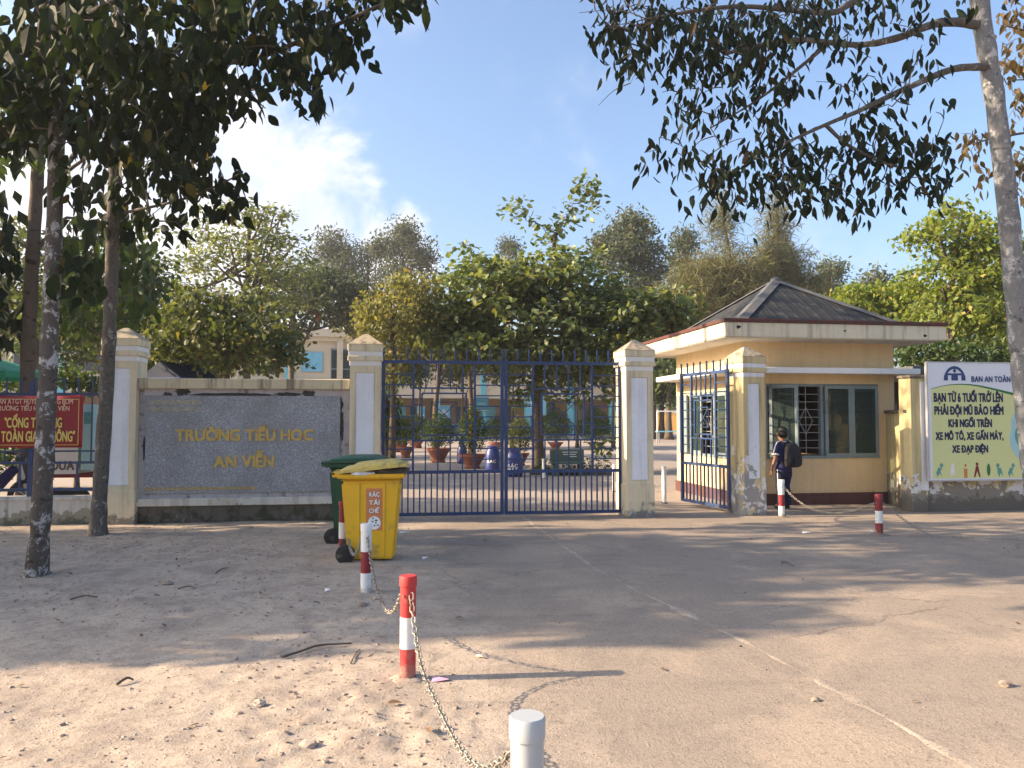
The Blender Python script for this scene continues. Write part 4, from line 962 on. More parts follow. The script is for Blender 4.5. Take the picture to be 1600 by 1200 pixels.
def loft(name, rings, mat, parent, n_=20, q=.8):
    m = MB()
    for z, cx_, cy_, rx, ry in rings:
        for k in range(n_):
            a = 2*math.pi*k/n_; ca, sa = math.cos(a), math.sin(a); wr_ = 1+.02*math.sin(5*a+z*40)
            m.v.append((cx_+rx*wr_*math.copysign(abs(ca)**q, ca), cy_+ry*wr_*math.copysign(abs(sa)**q, sa), z))
    for i in range(len(rings)-1):
        for k in range(n_): k2 = (k+1) % n_; m.f.append((i*n_+k, i*n_+k2, (i+1)*n_+k2, (i+1)*n_+k))
    m.f += [tuple(range(n_))[::-1], tuple(range((len(rings)-1)*n_, len(rings)*n_))]
    return m.build(name, mat, parent, smooth='a')
shirt = loft('shirt', [(.635,0,0,.140,.108),(.66,0,0,.143,.110),(.74,0,0,.138,.102),(.84,0,0,.130,.096),(.94,0,0,.140,.098),(1.03,0,0,.158,.092),(1.075,0,0,.150,.078),(1.105,0,.002,.095,.064),(1.125,0,.004,.056,.054)], m_navy, t)
for s_ in (-1, 1): MB().tube([(s_*.105,0,1.075),(s_*.150,-.002,1.055),(s_*.175,-.005,.99),(s_*.190,-.007,.91)], [.050,.060,.060,.059], 14).build('sleeve', m_navy, shirt, smooth=True)
for s_ in (-1, 1):
    MB().tube([(s_*.188, -.0065, .925), (s_*.193, -.008, .900)], [.060, .060], 14).build('white_cuff', m_letter_w, shirt, smooth='a')
    MB().tube([(s_*.10, -.02, 1.128), (s_*.165, -.025, 1.118), (s_*.218, -.03, 1.05), (s_*.250, -.02, .93)], [.009]*4, 6).build('sleeve_stripe', m_letter_w, shirt, smooth=True)
MB().lathe([(.062, 0), (.060, .028), (.052, .03)], 16, (0, .004, 1.108), cap=False).build('collar', m_navy, shirt, smooth=True)
MB().lathe([(.0635, 0), (.0635, .007)], 16, (0, .004, 1.118), cap=False).build('collar_piping', m_letter_w, shirt, smooth=True)
tr_ = loft('trousers', [(.55,0,.0,.135,.095),(.60,0,0,.143,.104),(.68,0,0,.134,.100),(.74,0,0,.122,.09)], m_pants, t)
for s_ in (-1, 1): loft('trouser_leg', [(.065,s_*.08,-.008,.056,.062),(.10,s_*.08,-.008,.054,.060),(.24,s_*.078,.0,.058,.064),(.385,s_*.075,.015 if s_ < 0 else .03,.064,.070),(.50,s_*.071,.008 if s_ < 0 else .015,.076,.084),(.585,s_*.068,0,.084,.096)], m_pants, tr_, 16, 1)
for s_ in (-1, 1): MB().tube([(s_*.158, -.012, .66), (s_*.150, -.01, .52), (s_*.143, .0, .385), (s_*.139, -.01, .12)], [.008]*4, 6).build('side_stripe', m_letter_w, tr_, smooth=True)
for s_ in (-1, 1): skin('shoe', {'h': (s_*.08,-.03,.045,.042,.04), 'm': (s_*.087,.05,.038,.042,.034), 't': (s_*.096,.12,.032,.038,.026)}, [('h','m'),('m','t')], m_shoe, t, 1)
bm = bmesh.new(); bmesh.ops.create_icosphere(bm, subdivisions=4, radius=1); m = MB()
for v in bm.verts:
    d = v.co.copy(); hl = .10 if d.y < .25 else .10-.9*(d.y-.25)           # hairline climbs over the brow
    low = -.82 if d.y < -.1 else (-.25 if d.y < .35 else .30)
    k = 1.0 if d.z > low else .80
    k *= 1+.03*math.sin(d.x*23+d.z*17)+.02*math.sin(d.y*31+d.x*9)
    m.v.append((-.015+d.x*.088*k, .010+d.y*.104*k, 1.268+d.z*.106*k))
m.f = [tuple(v.index for v in f.verts) for f in bm.faces]; bm.free(); m.build('hair', m_hair, t, smooth=True)
for s_ in (-1, 1): MB().lathe([(.0, -.028), (.014, -.018), (.017, .0), (.014, .018), (0, .026)], 8, (-.015+s_*.083, .03, 1.24)).build('ear', m_skin, t, smooth=True)
MB().lathe([(.0, -.03), (.014, -.014), (.008, .01), (0, .026)], 8, (-.013, .112, 1.225)).build('nose', m_skin, t, smooth=True)
for s_ in (-1, 1): blob((-.015+s_*.03, .098, 1.252), .010, 1, 1, 0).build('eye', m_hair, t)
MB().box((-.014, .096, 1.192), (.04, .012, .008)).build('mouth', m_bmaroon, t, bevel=.003)
bg = thing('backpack', 'bulging black backpack worn by the schoolchild in navy', 'backpack', (ps.x, ps.y, 0), R(28))
m = MB(); 
prof = [(.70, .115, .05, -.155), (.72, .145, .08, -.17), (.80, .155, .095, -.185), (.92, .15, .09, -.18), (1.02, .135, .075, -.165), (1.08, .10, .05, -.15), (1.10, .05, .02, -.14)]
sg = 18
for z, rx, ry, cy_ in prof:
    for k in range(sg):
        a = 2*math.pi*k/sg; ca, sa = math.cos(a), math.sin(a); q = .62
        m.v.append((.02+rx*math.copysign(abs(ca)**q, ca), cy_+ry*math.copysign(abs(sa)**q, sa), z))
for i in range(len(prof)-1):
    for k in range(sg): k2 = (k+1) % sg; m.f.append((i*sg+k, i*sg+k2, (i+1)*sg+k2, (i+1)*sg+k))
m.f += [tuple(range(sg))[::-1], tuple(range((len(prof)-1)*sg, len(prof)*sg))]; m.build('bag_body', m_bag, bg, smooth=True)
MB().box((.02, -.275, .80), (.20, .045, .15)).build('front_pocket', m_bag, bg, bevel=.02, seg=2, smooth='a')
MB().tube([(.02-.03, -.16, 1.10), (.02, -.165, 1.135), (.02+.03, -.16, 1.10)], [.007]*3, 6).build('top_loop', m_bag, bg, smooth=True)
for s_ in (-1, 1): MB().tube([(s_*.07, -.12, 1.08), (s_*.085, -.03, 1.125), (s_*.09, .07, 1.09), (s_*.10, .115, .98), (s_*.115, .05, .82), (s_*.11, -.11, .76)], [.016]*6, 6).build('strap', m_bag, bg, smooth=True)

# ------------------------------------------------------------------ school block across the yard
t = thing('school_block', 'two storey cream school block with turquoise columns across the yard', 'building', S.pt(0, 0), S.a)
x0, x1 = -44.0, 16.5; F1, F2, PZ = 3.55, 6.9, 7.75
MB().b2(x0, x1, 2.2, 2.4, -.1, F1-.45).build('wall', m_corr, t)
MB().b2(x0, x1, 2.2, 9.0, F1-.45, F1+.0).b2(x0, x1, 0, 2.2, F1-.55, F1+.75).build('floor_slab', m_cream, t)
MB().b2(x0, x1, .25, 9, F1+.75, F2).build('upper_wall', m_cream, t)
MB().b2(x0-.3, x1+.3, -.25, 9.3, F2+.3, PZ).b2(x0-.1, x1+.1, -.02, 9.1, F2, F2+.3).build('parapet', m_cream, t)
MB().b2(x0, x1, -.6, 2.2, -.1, .30).build('plinth', m_stone, t)
x = x0+1
i = 0
while x < x1:
    MB().b2(x-.2, x+.2, -.12, .24, .3, F1-.55).build('column', m_cyan, t)
    MB().b2(x-.2, x+.2, -.12, .0, F1-.548, F2).build('pilaster', m_cyan if i % 2 == 0 else m_cream, t)
    if x+3.4 < x1:
        xa_ = x+.55; f_ = MB().b2(xa_, xa_+1.0, 2.14, 2.2, .3, 2.45).build('door', m_boarddark if i % 2 else m_cyan, t)
        f_ = MB().b2(xa_+1.3, xa_+2.5, 2.14, 2.2, 1.15, 2.45).build('window', m_winframe, t); 
        for q in range(3): MB().b2(xa_+1.34+q*.39, xa_+1.68+q*.39, 2.12, 2.139, 1.19, 2.41).build('pane', m_glassdark, f_)
        if not (-10.5 < x < -4.0):
            f_ = MB().b2(xa_+.2, xa_+2.4, .19, .25, F1+1.0, F2-.5).build('window', m_winframe, t)
            for q in range(4): MB().b2(xa_+.25+q*.54, xa_+.74+q*.54, .17, .189, F1+1.05, F2-.55).build('pane', m_glassdark, f_)
    x += 3.45; i += 1
for x in np.arange(-3.5, x1-.5, .16): pass
rl = MB().b2(-2.2, x1, -.05, .02, .3, 1.02); rl.build('balustrade', m_bluepale, t)
MB().b2(-2.2, x1, -.08, .05, 1.06, 1.12).build('handrail', m_cyan, t)
for x in np.arange(-2.0, x1, 1.1): MB().b2(x-.02, x+.02, -.04, .01, 1.02, 1.06).build('rail_post', m_cyan, t)
# upper right window of the blank bay
xs_, zs_ = S.hit(534, 570, .2)
f_ = MB().b2(xs_-.75, xs_+.9, .19, .25, S.hit(534, 594, .2)[1], S.hit(534, 545, .2)[1]).build('window', m_winframe, t)
zc0, zc1 = S.hit(534, 593, .2)[1], S.hit(534, 546, .2)[1]
for q in range(2):
    for r_ in range(2): MB().b2(xs_-.70+q*.79, xs_+.04+q*.79, .17, .189, zc0+.06+r_*(zc1-zc0)*.34, zc0+(zc1-zc0)*(.32 if r_ == 0 else .97)).build('pane', m_glassdark, f_)
def wallboard(label, px0, py0, px1, py1, v, mat, name='notice_board', mark=None, cat='board'):
    a, za_ = S.hit(px0, py1, v); b_, zb__ = S.hit(px1, py0, v)
    o = thing(name, label, cat, S.pt((a+b_)/2, v, (za_+zb__)/2), S.a); hw_, hh_ = (b_-a)/2, (zb__-za_)/2
    MB().b2(-hw_, hw_, -.03, .0, -hh_, hh_).build('panel', mat, o); MB().b2(-hw_-.05, hw_+.05, -.02, .01, hh_, hh_+.05).b2(-hw_-.05, hw_+.05, -.02, .01, -hh_-.05, -hh_).build('frame', m_frame, o)
    return o, hw_, hh_
o, a, b_ = wallboard('sky blue board high on the blank school wall', 471, 551, 504, 580, .18, m_board)
MB().tube([(-a*.5, -.033, -b_*.45), (-a*.1, -.033, -b_*.6), (a*.3, -.033, -b_*.45), (a*.5, -.033, -b_*.1)], [.03]*4, 4).build('painted_curve', m_boarddark, o)
for i in range(5): MB().b2(-a*.9+i*.16, -a*.82+i*.16, -.034, -.0305, -b_*.25-i*.03, -b_*.15-i*.03).build('painted_mark', m_boarddark, o)
o, a, b_ = wallboard('pale blue poster board at the left of the corridor', 651, 636, 664, 656, .9, m_board)
MB().prism([(-a*.8, -b_*.7), (-a*.2, -b_*.1), (a*.2, -b_*.5), (a*.8, .0), (a*.8, -b_*.7)], -.034, -.031).build('printed_picture', m_letter_w, o)
o, a, b_ = wallboard('blue framed board behind the second potted bush', 683, 634, 703, 652, .7, m_board)
MB().prism([(-a*.7, -b_*.5), (0, b_*.5), (a*.7, -b_*.5)], -.034, -.031).build('printed_picture', m_letter_w, o)
o, a, b_ = wallboard('dark teal board beside the middle gate stile', 741, 621, 763, 641, -.3, m_boarddark)
MB().b2(-a*.6, a*.6, -.034, -.031, -b_*.2, b_*.2).build('printed_picture', m_signteal, o)
o, a, b_ = wallboard('tall light blue panel with red heading left of almond trunk', 822, 604, 853, 648, -.5, m_board)
MB().b2(-a, a, -.045, -.031, b_*.72, b_).build('red_heading', m_red, o); text('lettering', 'CƯ BẠN', o, m_letter_w, 0, b_*.78, -.047, b_*.14, a*1.2, .02)
for i in range(3): MB().b2(-a*.6, -a*.1, -.034, -.031, -b_*(.2+.16*i), -b_*(.12+.16*i)).build('white_print', m_letter_w, o)
def flag(label, px, py0, py1):
    b0 = P(px, 517, 55); pz = P(px, py0, 55).z; t_ = thing('flag', label, 'flag', (b0.x, 55.5, PZ))
    MB().tube([(0,0,0), (0,0,pz-PZ+.1)], [.035,.025], 6).build('pole', m_frame, t_)
    h = P(px, py1, 55).z-PZ; H2 = pz-PZ; m_ = MB(); nn = 6
    for j in range(nn+1):
        for i in range(4): m_.v.append((.04+i*.14*(1-.35*j/nn), .06*math.sin(i*2+j), H2-(H2-h)*j/nn - i*.10))
    for j in range(nn):
        for i in range(3): a_ = j*4+i; m_.f.append((a_, a_+1, a_+5, a_+4))
    c_ = m_.build('cloth', m_red, t_, smooth=True); c_.modifiers.new('s', 'SOLIDIFY').thickness = .02
flag('small red flag on the school roof, left of the cap', 489, 480, 496); flag('small red flag on the roof just behind pillar cap', 554, 504, 518)

# ------------------------------------------------------------------ things in the yard
def drum(label, px, py, r, h, txt=None, handles=True):
    g = G(px, py); t_ = thing('barrel', label, 'barrel', g, 0, 'blue plastic barrels in the yard')
    MB().lathe([(r*.86, 0), (r*.98, .03), (r, .12*h), (r*1.03, .3*h), (r, .34*h), (r*1.03, .62*h), (r, .68*h), (r*.95, .86*h), (r*.72, .96*h), (r*.70, h)], 26).build('body', m_drum, t_, smooth='a')
    MB().lathe([(r*.74, 0), (r*.74, .05), (r*.6, .07), (0, .07)], 22, (0, 0, h), cap=False).build('lid', m_drum, t_, smooth='a')
    if txt:
        for i, w_ in enumerate(txt):
            o = text('lettering', w_, t_, m_letter_w, 0, h*(.38-.17*i), 0, .085, r*1.15, .03)
            for v_ in o.data.vertices: a_ = v_.co.x/r - .15; rr_ = r*1.05-v_.co.y*3; v_.co.x, v_.co.y = rr_*math.sin(a_), -rr_*math.cos(a_)
drum('large blue barrel with white lettering right of the gate stile', 803, 744, .235, .64, ['RÁC', 'MÁT'])
drum('blue barrel with white lettering half behind the gate stile', 770, 736, .22, .66, ['RÁC'])
drum('greyish blue barrel left of the biggest flower pot', 722, 724, .17, .55)
LEAF_A = (np.array([(0,0,0),(.22,0,-.025),(.52,0,-.05),(.80,0,-.09),(1,0,-.15),(.10,.24,.02),(.30,.47,.05),(.56,.45,.03),(.80,.22,-.04),(.10,-.24,.02),(.30,-.47,.05),(.56,-.45,.03),(.80,-.22,-.04)]),
          [(0,1,6,5),(0,9,10,1),(1,2,7,6),(1,10,11,2),(2,3,8,7),(2,11,12,3),(3,4,8),(3,12,4)])
LEAF_B = (np.array([(0,0,0),(.45,.5,.06),(1,0,-.12),(.45,-.5,.06)]), [(0,2,1),(0,3,2)])
LEAF_N = (np.array([(0,0,0),(.5,.5,.0),(1,0,-.1)]), [(0,1,2)])
def frames(axis, nrm):
    axis = axis/np.linalg.norm(axis, axis=1, keepdims=True); side = np.cross(nrm, axis); side /= np.maximum(np.linalg.norm(side, axis=1, keepdims=True), 1e-6); return axis, side, np.cross(axis, side)
def leaf_mesh(name, pos, axis, nrm, L, mat, parent, tmpl=LEAF_B, wr=.5):
    tv, tf = tmpl; a, s_, n_ = frames(axis, nrm); k = len(tv); N = len(pos)
    co = (pos[:,None,:] + L[:,None,None]*(tv[None,:,0:1]*a[:,None,:] + tv[None,:,1:2]*wr*s_[:,None,:] + tv[None,:,2:3]*n_[:,None,:])).reshape(-1, 3)
    cnt = np.array([len(f) for f in tf]); fl = np.concatenate([np.array(f) for f in tf]); idx = (np.arange(N)[:,None]*k + fl[None,:]).ravel()
    tot = np.tile(cnt, N); st = np.concatenate([[0], np.cumsum(tot)[:-1]])
    me = bpy.data.meshes.new(name); me.vertices.add(N*k); me.vertices.foreach_set('co', co.astype('f').ravel()); me.loops.add(len(idx)); me.loops.foreach_set('vertex_index', idx.astype('i'))
    me.polygons.add(len(tot)); me.polygons.foreach_set('loop_start', st.astype('i')); me.update()
    return stuff(link(name, me, mat, parent))
def leaf_single_mesh(mat, wr, seed):
    tv, tf = LEAF_A; r_ = np.random.default_rng(seed); tv = tv*np.array([1, wr, 1]) + np.array([0,0,1])*(-.18*(tv[:,0:1]**2)*r_.random())
    me = bpy.data.meshes.new('leaf'); me.from_pydata([tuple(v) for v in tv], [], tf); me.materials.append(mat); return me
def unit(v): return v/np.maximum(np.linalg.norm(v, axis=1, keepdims=True), 1e-9)
def orient(N, mode, out=None):
    rv = unit(rng.normal(size=(N, 3)))
    if mode == 'droop':
        ax = rv*.55 + np.array([0, 0, -.85]); nr = unit(rng.normal(size=(N, 3)))*np.array([1, 1, .35])
    elif mode == 'up':
        ax = rv*np.array([1, 1, .5]) + (out if out is not None else 0)*.6 + np.array([0, 0, -.1]); nr = rng.normal(size=(N, 3))*.55 + np.array([0, 0, 1.0])
    else:
        ax = rv; nr = rng.normal(size=(N, 3)) + np.array([0, 0, .3])
    return unit(ax), unit(nr)
def project(p):
    d = p - np.array([0, 0, CAMZ]); f = d[:,1]*CT + d[:,2]*ST; u = -d[:,1]*ST + d[:,2]*CT
    return 800+1200*d[:,0]/f, 600-1200*u/f, f
def put_leaves(root, base, pos, axis, nrm, L, mat, wr, indiv, tmpl):
    """the leaves that show largest become parts of their own, the rest one mass"""
    if indiv:
        px, py, f = project(pos); vis = (px > 0) & (px < 1600) & (py > 0) & (py < 1200) & (f > .5)
        sc_ = np.where(vis, L/np.maximum(f, .1), 0); order = np.argsort(-sc_)[:indiv]; order = order[sc_[order] > 0]
        var = [leaf_single_mesh(mat, wr*q, i) for i, q in enumerate((.9, 1.0, 1.1, 1.0))]
        a, s_, n_ = frames(axis, nrm)
        for j, i in enumerate(order):
            o = bpy.data.objects.new('leaf', var[j % 4]); COL.objects.link(o); o.parent = root
            m_ = Matrix((( a[i,0], s_[i,0], n_[i,0], 0), (a[i,1], s_[i,1], n_[i,1], 0), (a[i,2], s_[i,2], n_[i,2], 0), (0,0,0,1))) @ Matrix.Scale(L[i], 4)
            m_.translation = Vector(pos[i]) - base; o.matrix_basis = m_
        keep = np.ones(len(pos), bool); keep[order] = False; pos, axis, nrm, L = pos[keep], axis[keep], nrm[keep], L[keep]
    leaf_mesh('leaves', pos-np.array(base), axis, nrm, L, mat, root, tmpl, wr)
def pot_bush(label, px, py, pr, ph, bw_, bh, mat, shape='egg', dish=False):
    g = G(px, py); t_ = thing('potted_bush', label, 'potted plant', g, 0, 'bushes in clay pots')
    MB().lathe([(pr*.55, 0), (pr*.6, .04), (pr*.5, .07), (pr*.92, ph-.08), (pr*1.05, ph-.07), (pr*1.05, ph), (pr*.92, ph), (pr*.85, ph-.06), (0, ph-.06)], 22, cap=False).build('pot', m_terra, t_, smooth='a')
    MB().tube([(0,0,ph-.06), (.03,.02,ph+.2), (-.02,0,ph+bh*.5)], [.035,.03,.02], 6).build('stem', m_bark_y, t_)
    N = int(2200*bw_*bh); u = unit(rng.normal(size=(N, 3))); rr = rng.random(N)**.35; 
    pos = u*rr[:,None]*np.array([bw_/2, bw_/2, bh/2]); taper = 1-.30*np.clip(pos[:,2]/(bh/2), -1, 1); pos[:,:2] *= taper[:,None]
    pos *= 1+.22*(vnoise(u[:,0]*3+9, u[:,2]*3+u[:,1]*2+9, 3)-.5)[:,None]
    pos[:,2] += ph+.08+bh/2
    ax, nr = orient(N, 'up', u); leaf_mesh('foliage', pos, ax, nr, rng.uniform(.05, .10, N), mat, t_, LEAF_B, .55)
pot_bush('small clipped bush in clay pot behind the pillar and bins', 598, 706, .38, .42, 1.0, 1.15, l_green)
pot_bush('clipped bush in shaded dark clay dish behind gate bars', 622, 706, .42, .40, 1.1, 1.2, l_deep)
pot_bush('sunlit leafy bush in narrow clay pot by the left upright', 634, 715, .30, .42, .95, 1.1, l_green)
pot_bush('rounded bush in wide clay pot framed by the gate square', 685, 722, .42, .48, 1.15, 1.10, l_deep)
pot_bush('tallest egg shaped bush in biggest brown clay pot', 738, 731, .42, .42, .90, 1.35, l_deep)
pot_bush('bright green bush growing above the large blue barrel', 812, 727, .30, .40, .85, 1.10, l_green)
# cypress-like drooping tree shape and bench
g = G(886, 742); t = thing('bench', 'dark green stone bench with faded white donor lettering', 'bench', g, R(3))
MB().b2(-.46, .46, .0, .09, .32, .68).build('backrest', m_bench, t, bevel=.015); MB().b2(-.46, .46, -.36, .0, .30, .36).build('seat', m_bench, t, bevel=.012)
for x in (-.34, .34): MB().b2(x-.06, x+.06, -.30, .06, -.02, .30).build('leg', m_bench, t, bevel=.01)
for i, (a, b_) in enumerate(((-.12, .28), (-.10, .24), (.08, .26))): MB().b2(a, b_, -.006, -.0, .60-.06*i, .615-.06*i).build('lettering', m_letter_w, t)
g = G(905, 742); t = thing('planting_bed', 'low dark planting bed edged with concrete behind gate bars', 'planter', (g.x, g.y+.3, 0))
MB().b2(-1.3, .9, -.25, .25, -.05, .13).build('kerb', m_plinth, t); N = 700
pos = np.stack([rng.uniform(-1.25, .85, N), rng.uniform(-.22, .22, N), .13+rng.random(N)**2*.35], 1); ax, nr = orient(N, 'up'); leaf_mesh('foliage', pos, ax, nr, rng.uniform(.06, .12, N), l_green, t, LEAF_B, .5)
for lb, px, py, h in (('slim white pipe post just left of almond trunk', 849.5, 748, .5), ('slim white pipe post by the right end of gate', 960, 768, .55), ('white pipe post standing in the open side gateway', 1038, 786, .66)):
    g = G(px, py); t = thing('white_post', lb, 'post', g, 0, 'white pipe posts inside the gate')
    MB().lathe([(.042, -.05), (.042, h-.04), (.047, h-.04), (.047, h), (0, h)], 16, cap=False).build('pipe', m_white, t, smooth='a')
    MB().lathe([(.055, 0), (.055, .015)], 16, cap=True).build('foot_ring', m_captop, t)
# table and goal frame beyond the open side gate
g = G(1046, 692); t = thing('table', 'small blue topped table under the trees beyond side gate', 'table', g)
MB().b2(-.8, .9, -.35, .35, .68, .74).build('tabletop', m_board, t)
for x in (-.7, .75):
    for y in (-.28, .28): MB().b2(x-.03, x+.03, y-.03, y+.03, -.02, .68).build('leg', m_frame, t)
g = G(1027, 690); t = thing('goal_frame', 'thin white goal frame on the yard beyond side gate', 'goal', g)
MB().tube([(0,0,0),(0,0,2.0)], [.04,.04], 6).build('goalpost', m_white, t); MB().tube([(2.6,0,0),(2.6,0,2.0)], [.04,.04], 6).build('goalpost', m_white, t); MB().tube([(0,0,2.0),(2.6,0,2.0)], [.04,.04], 6).build('crossbar', m_white, t)
p = G(1038, 682); t = thing('far_wall', 'sunlit ochre boundary wall far across the yard', 'wall', (p.x, 84, 0), R(-6))
MB().b2(-16, 30, 0, .25, -.1, 2.1).build('wall_body', m_ochre, t); MB().b2(-16, 30, -.05, .3, 2.1, 2.2).build('coping', m_cream, t)

# left side behind the fence: parasol, stall, motorbike, kiosk
p = P(-12, 580, 13.6); t = thing('parasol', 'green parasol behind the blue fence on the left', 'parasol', (p.x, p.y, 0))
m = MB(); zt_, zb_, rr = P(0, 558, 13.6).z, P(0, 588, 13.6).z, 1.02; k = 8
for i in range(k):
    a0, a1 = 2*math.pi*i/k, 2*math.pi*(i+1)/k
    pa, pb = Vector((rr*math.cos(a0), rr*math.sin(a0), zb_+.05)), Vector((rr*math.cos(a1), rr*math.sin(a1), zb_+.05))
    MB().add([(0,0,zt_), pa, pb, (pa+pb)/2*1.0-Vector((0,0,.02)), pa-Vector((0,0,.10)), pb-Vector((0,0,.10))], [(0,1,2),(1,4,5,2)]).build('canopy_panel', m_umb, t).modifiers.new('s', 'SOLIDIFY').thickness = .008
    MB().bar((0,0,zt_-.03), pa-Vector((0,0,.02)), .008).build('rib', m_frame, t)
MB().tube([(0,0,0),(0,0,zt_+.08)], [.022,.022], 8).build('pole', m_frame, t)
p = E.pt(sP1-1.2, 1.3); t = thing('food_stall', 'white and green street food stall behind the left fence', 'stall', p, E.a)
def fl(px, py): s_, z_ = E.hit(px, py, 1.3); return s_-(sP1-1.2), z_
xa_, za_ = fl(70, 741); xb_, zb_ = fl(123, 664)
MB().b2(xa_, xb_, 0, .6, za_, zb_).build('counter', m_white, t); text('lettering', 'DUA', t, m_ridge, fl(98, 735)[0], fl(98, 734)[1], -.004, .13, .34, .04)
xc_, zc_ = fl(128, 734); xd_, zd_ = fl(148, 632); MB().b2(xc_, xd_, -.05, .5, zc_, zd_).build('side_panel', m_signcyan, t); MB().b2(xc_+.03, xd_-.0, -.056, -.05, zd_-.30, zd_-.12).build('printed_strip', m_signteal, t)
MB().b2(xa_, xd_, .05, .6, za_-.06, za_-.002).build('chassis', m_bmaroon, t)
for x in (xa_+.2, xd_-.25):
    MB().tube([(x, .0, .22), (x, .06, .22)], [.22, .22], 18).build('wheel', m_rubber, t)
p = E.pt(sP1-2.35, 1.2); t = thing('parked_motorbike', 'dark parked motorbike seen through the left fence bars', 'motorbike', p, E.a+R(12))
for x in (-.6, .6):
    wv = MB(); n_ = 22
    for i in range(n_):
        a = 2*math.pi*i/n_
        for k in range(6): b_ = 2*math.pi*k/6; rr = .25+.045*math.cos(b_); wv.v.append((x+rr*math.cos(a), .045*math.sin(b_), .295+rr*math.sin(a)))
    for i in range(n_):
        for k in range(6): wv.f.append((i*6+k, ((i+1) % n_)*6+k, ((i+1) % n_)*6+(k+1) % 6, i*6+(k+1) % 6))
    wh = wv.build('wheel', m_rubber, t, smooth=True); MB().tube([(x, -.03, .295), (x, .03, .295)], [.06, .06], 10).build('hub', m_frame, wh)
    for i in range(5): a = 2*math.pi*i/5; MB().bar((x, 0, .295), (x+.22*math.cos(a), 0, .295+.22*math.sin(a)), .012).build('spoke', m_frame, wh)
MB().tube([(-.55, 0, .55), (-.2, 0, .55), (.15, 0, .45), (.42, 0, .75)], [.11, .14, .12, .07], 8).build('body_shell', m_navy, t, smooth=True)
MB().box((-.3, 0, .74), (.72, .24, .10)).build('seat', m_rubber, t, bevel=.03, seg=2); MB().tube([(.42, 0, .95), (.60, 0, .30)], [.03, .03], 8).build('fork', m_frame, t)
MB().tube([(.34, -.32, 1.0), (.42, 0, .96), (.34, .32, 1.0)], [.018]*3, 8).build('handlebar', m_rubber, t); MB().lathe([(.0, 0), (.07, .0), (.08, .06), (.05, .1), (0, .1)], 12, (.48, 0, .84)).build('headlight', m_glassdark, t)
MB().box((-.72, 0, .50), (.30, .18, .05), Matrix.Rotation(R(25), 3, 'Y')).build('mudguard', m_navy, t, bevel=.015)
p = P(282, 590, 17); t = thing('kiosk', 'little kiosk with navy pitched roof behind the name wall', 'kiosk', (p.x, p.y, 0), R(-20))
z0_, z1_ = P(282, 592, 17).z, P(282, 567, 17).z
MB().prism([(-.55, z0_), (.55, z0_), (.0, z1_)], -.6, .6).build('roof', m_tent, t); MB().b2(-.62, .62, -.66, .66, z0_-.04, z0_-.002).build('eave', m_drum, t)
for x in (-.5, .46):
    for y in (-.5, .46): MB().b2(x, x+.05, y, y+.05, 0, z0_-.04).build('post', m_frame, t)
MB().b2(-.44, .45, -.45, .45, 0, 1.0).build('counter', m_board, t)

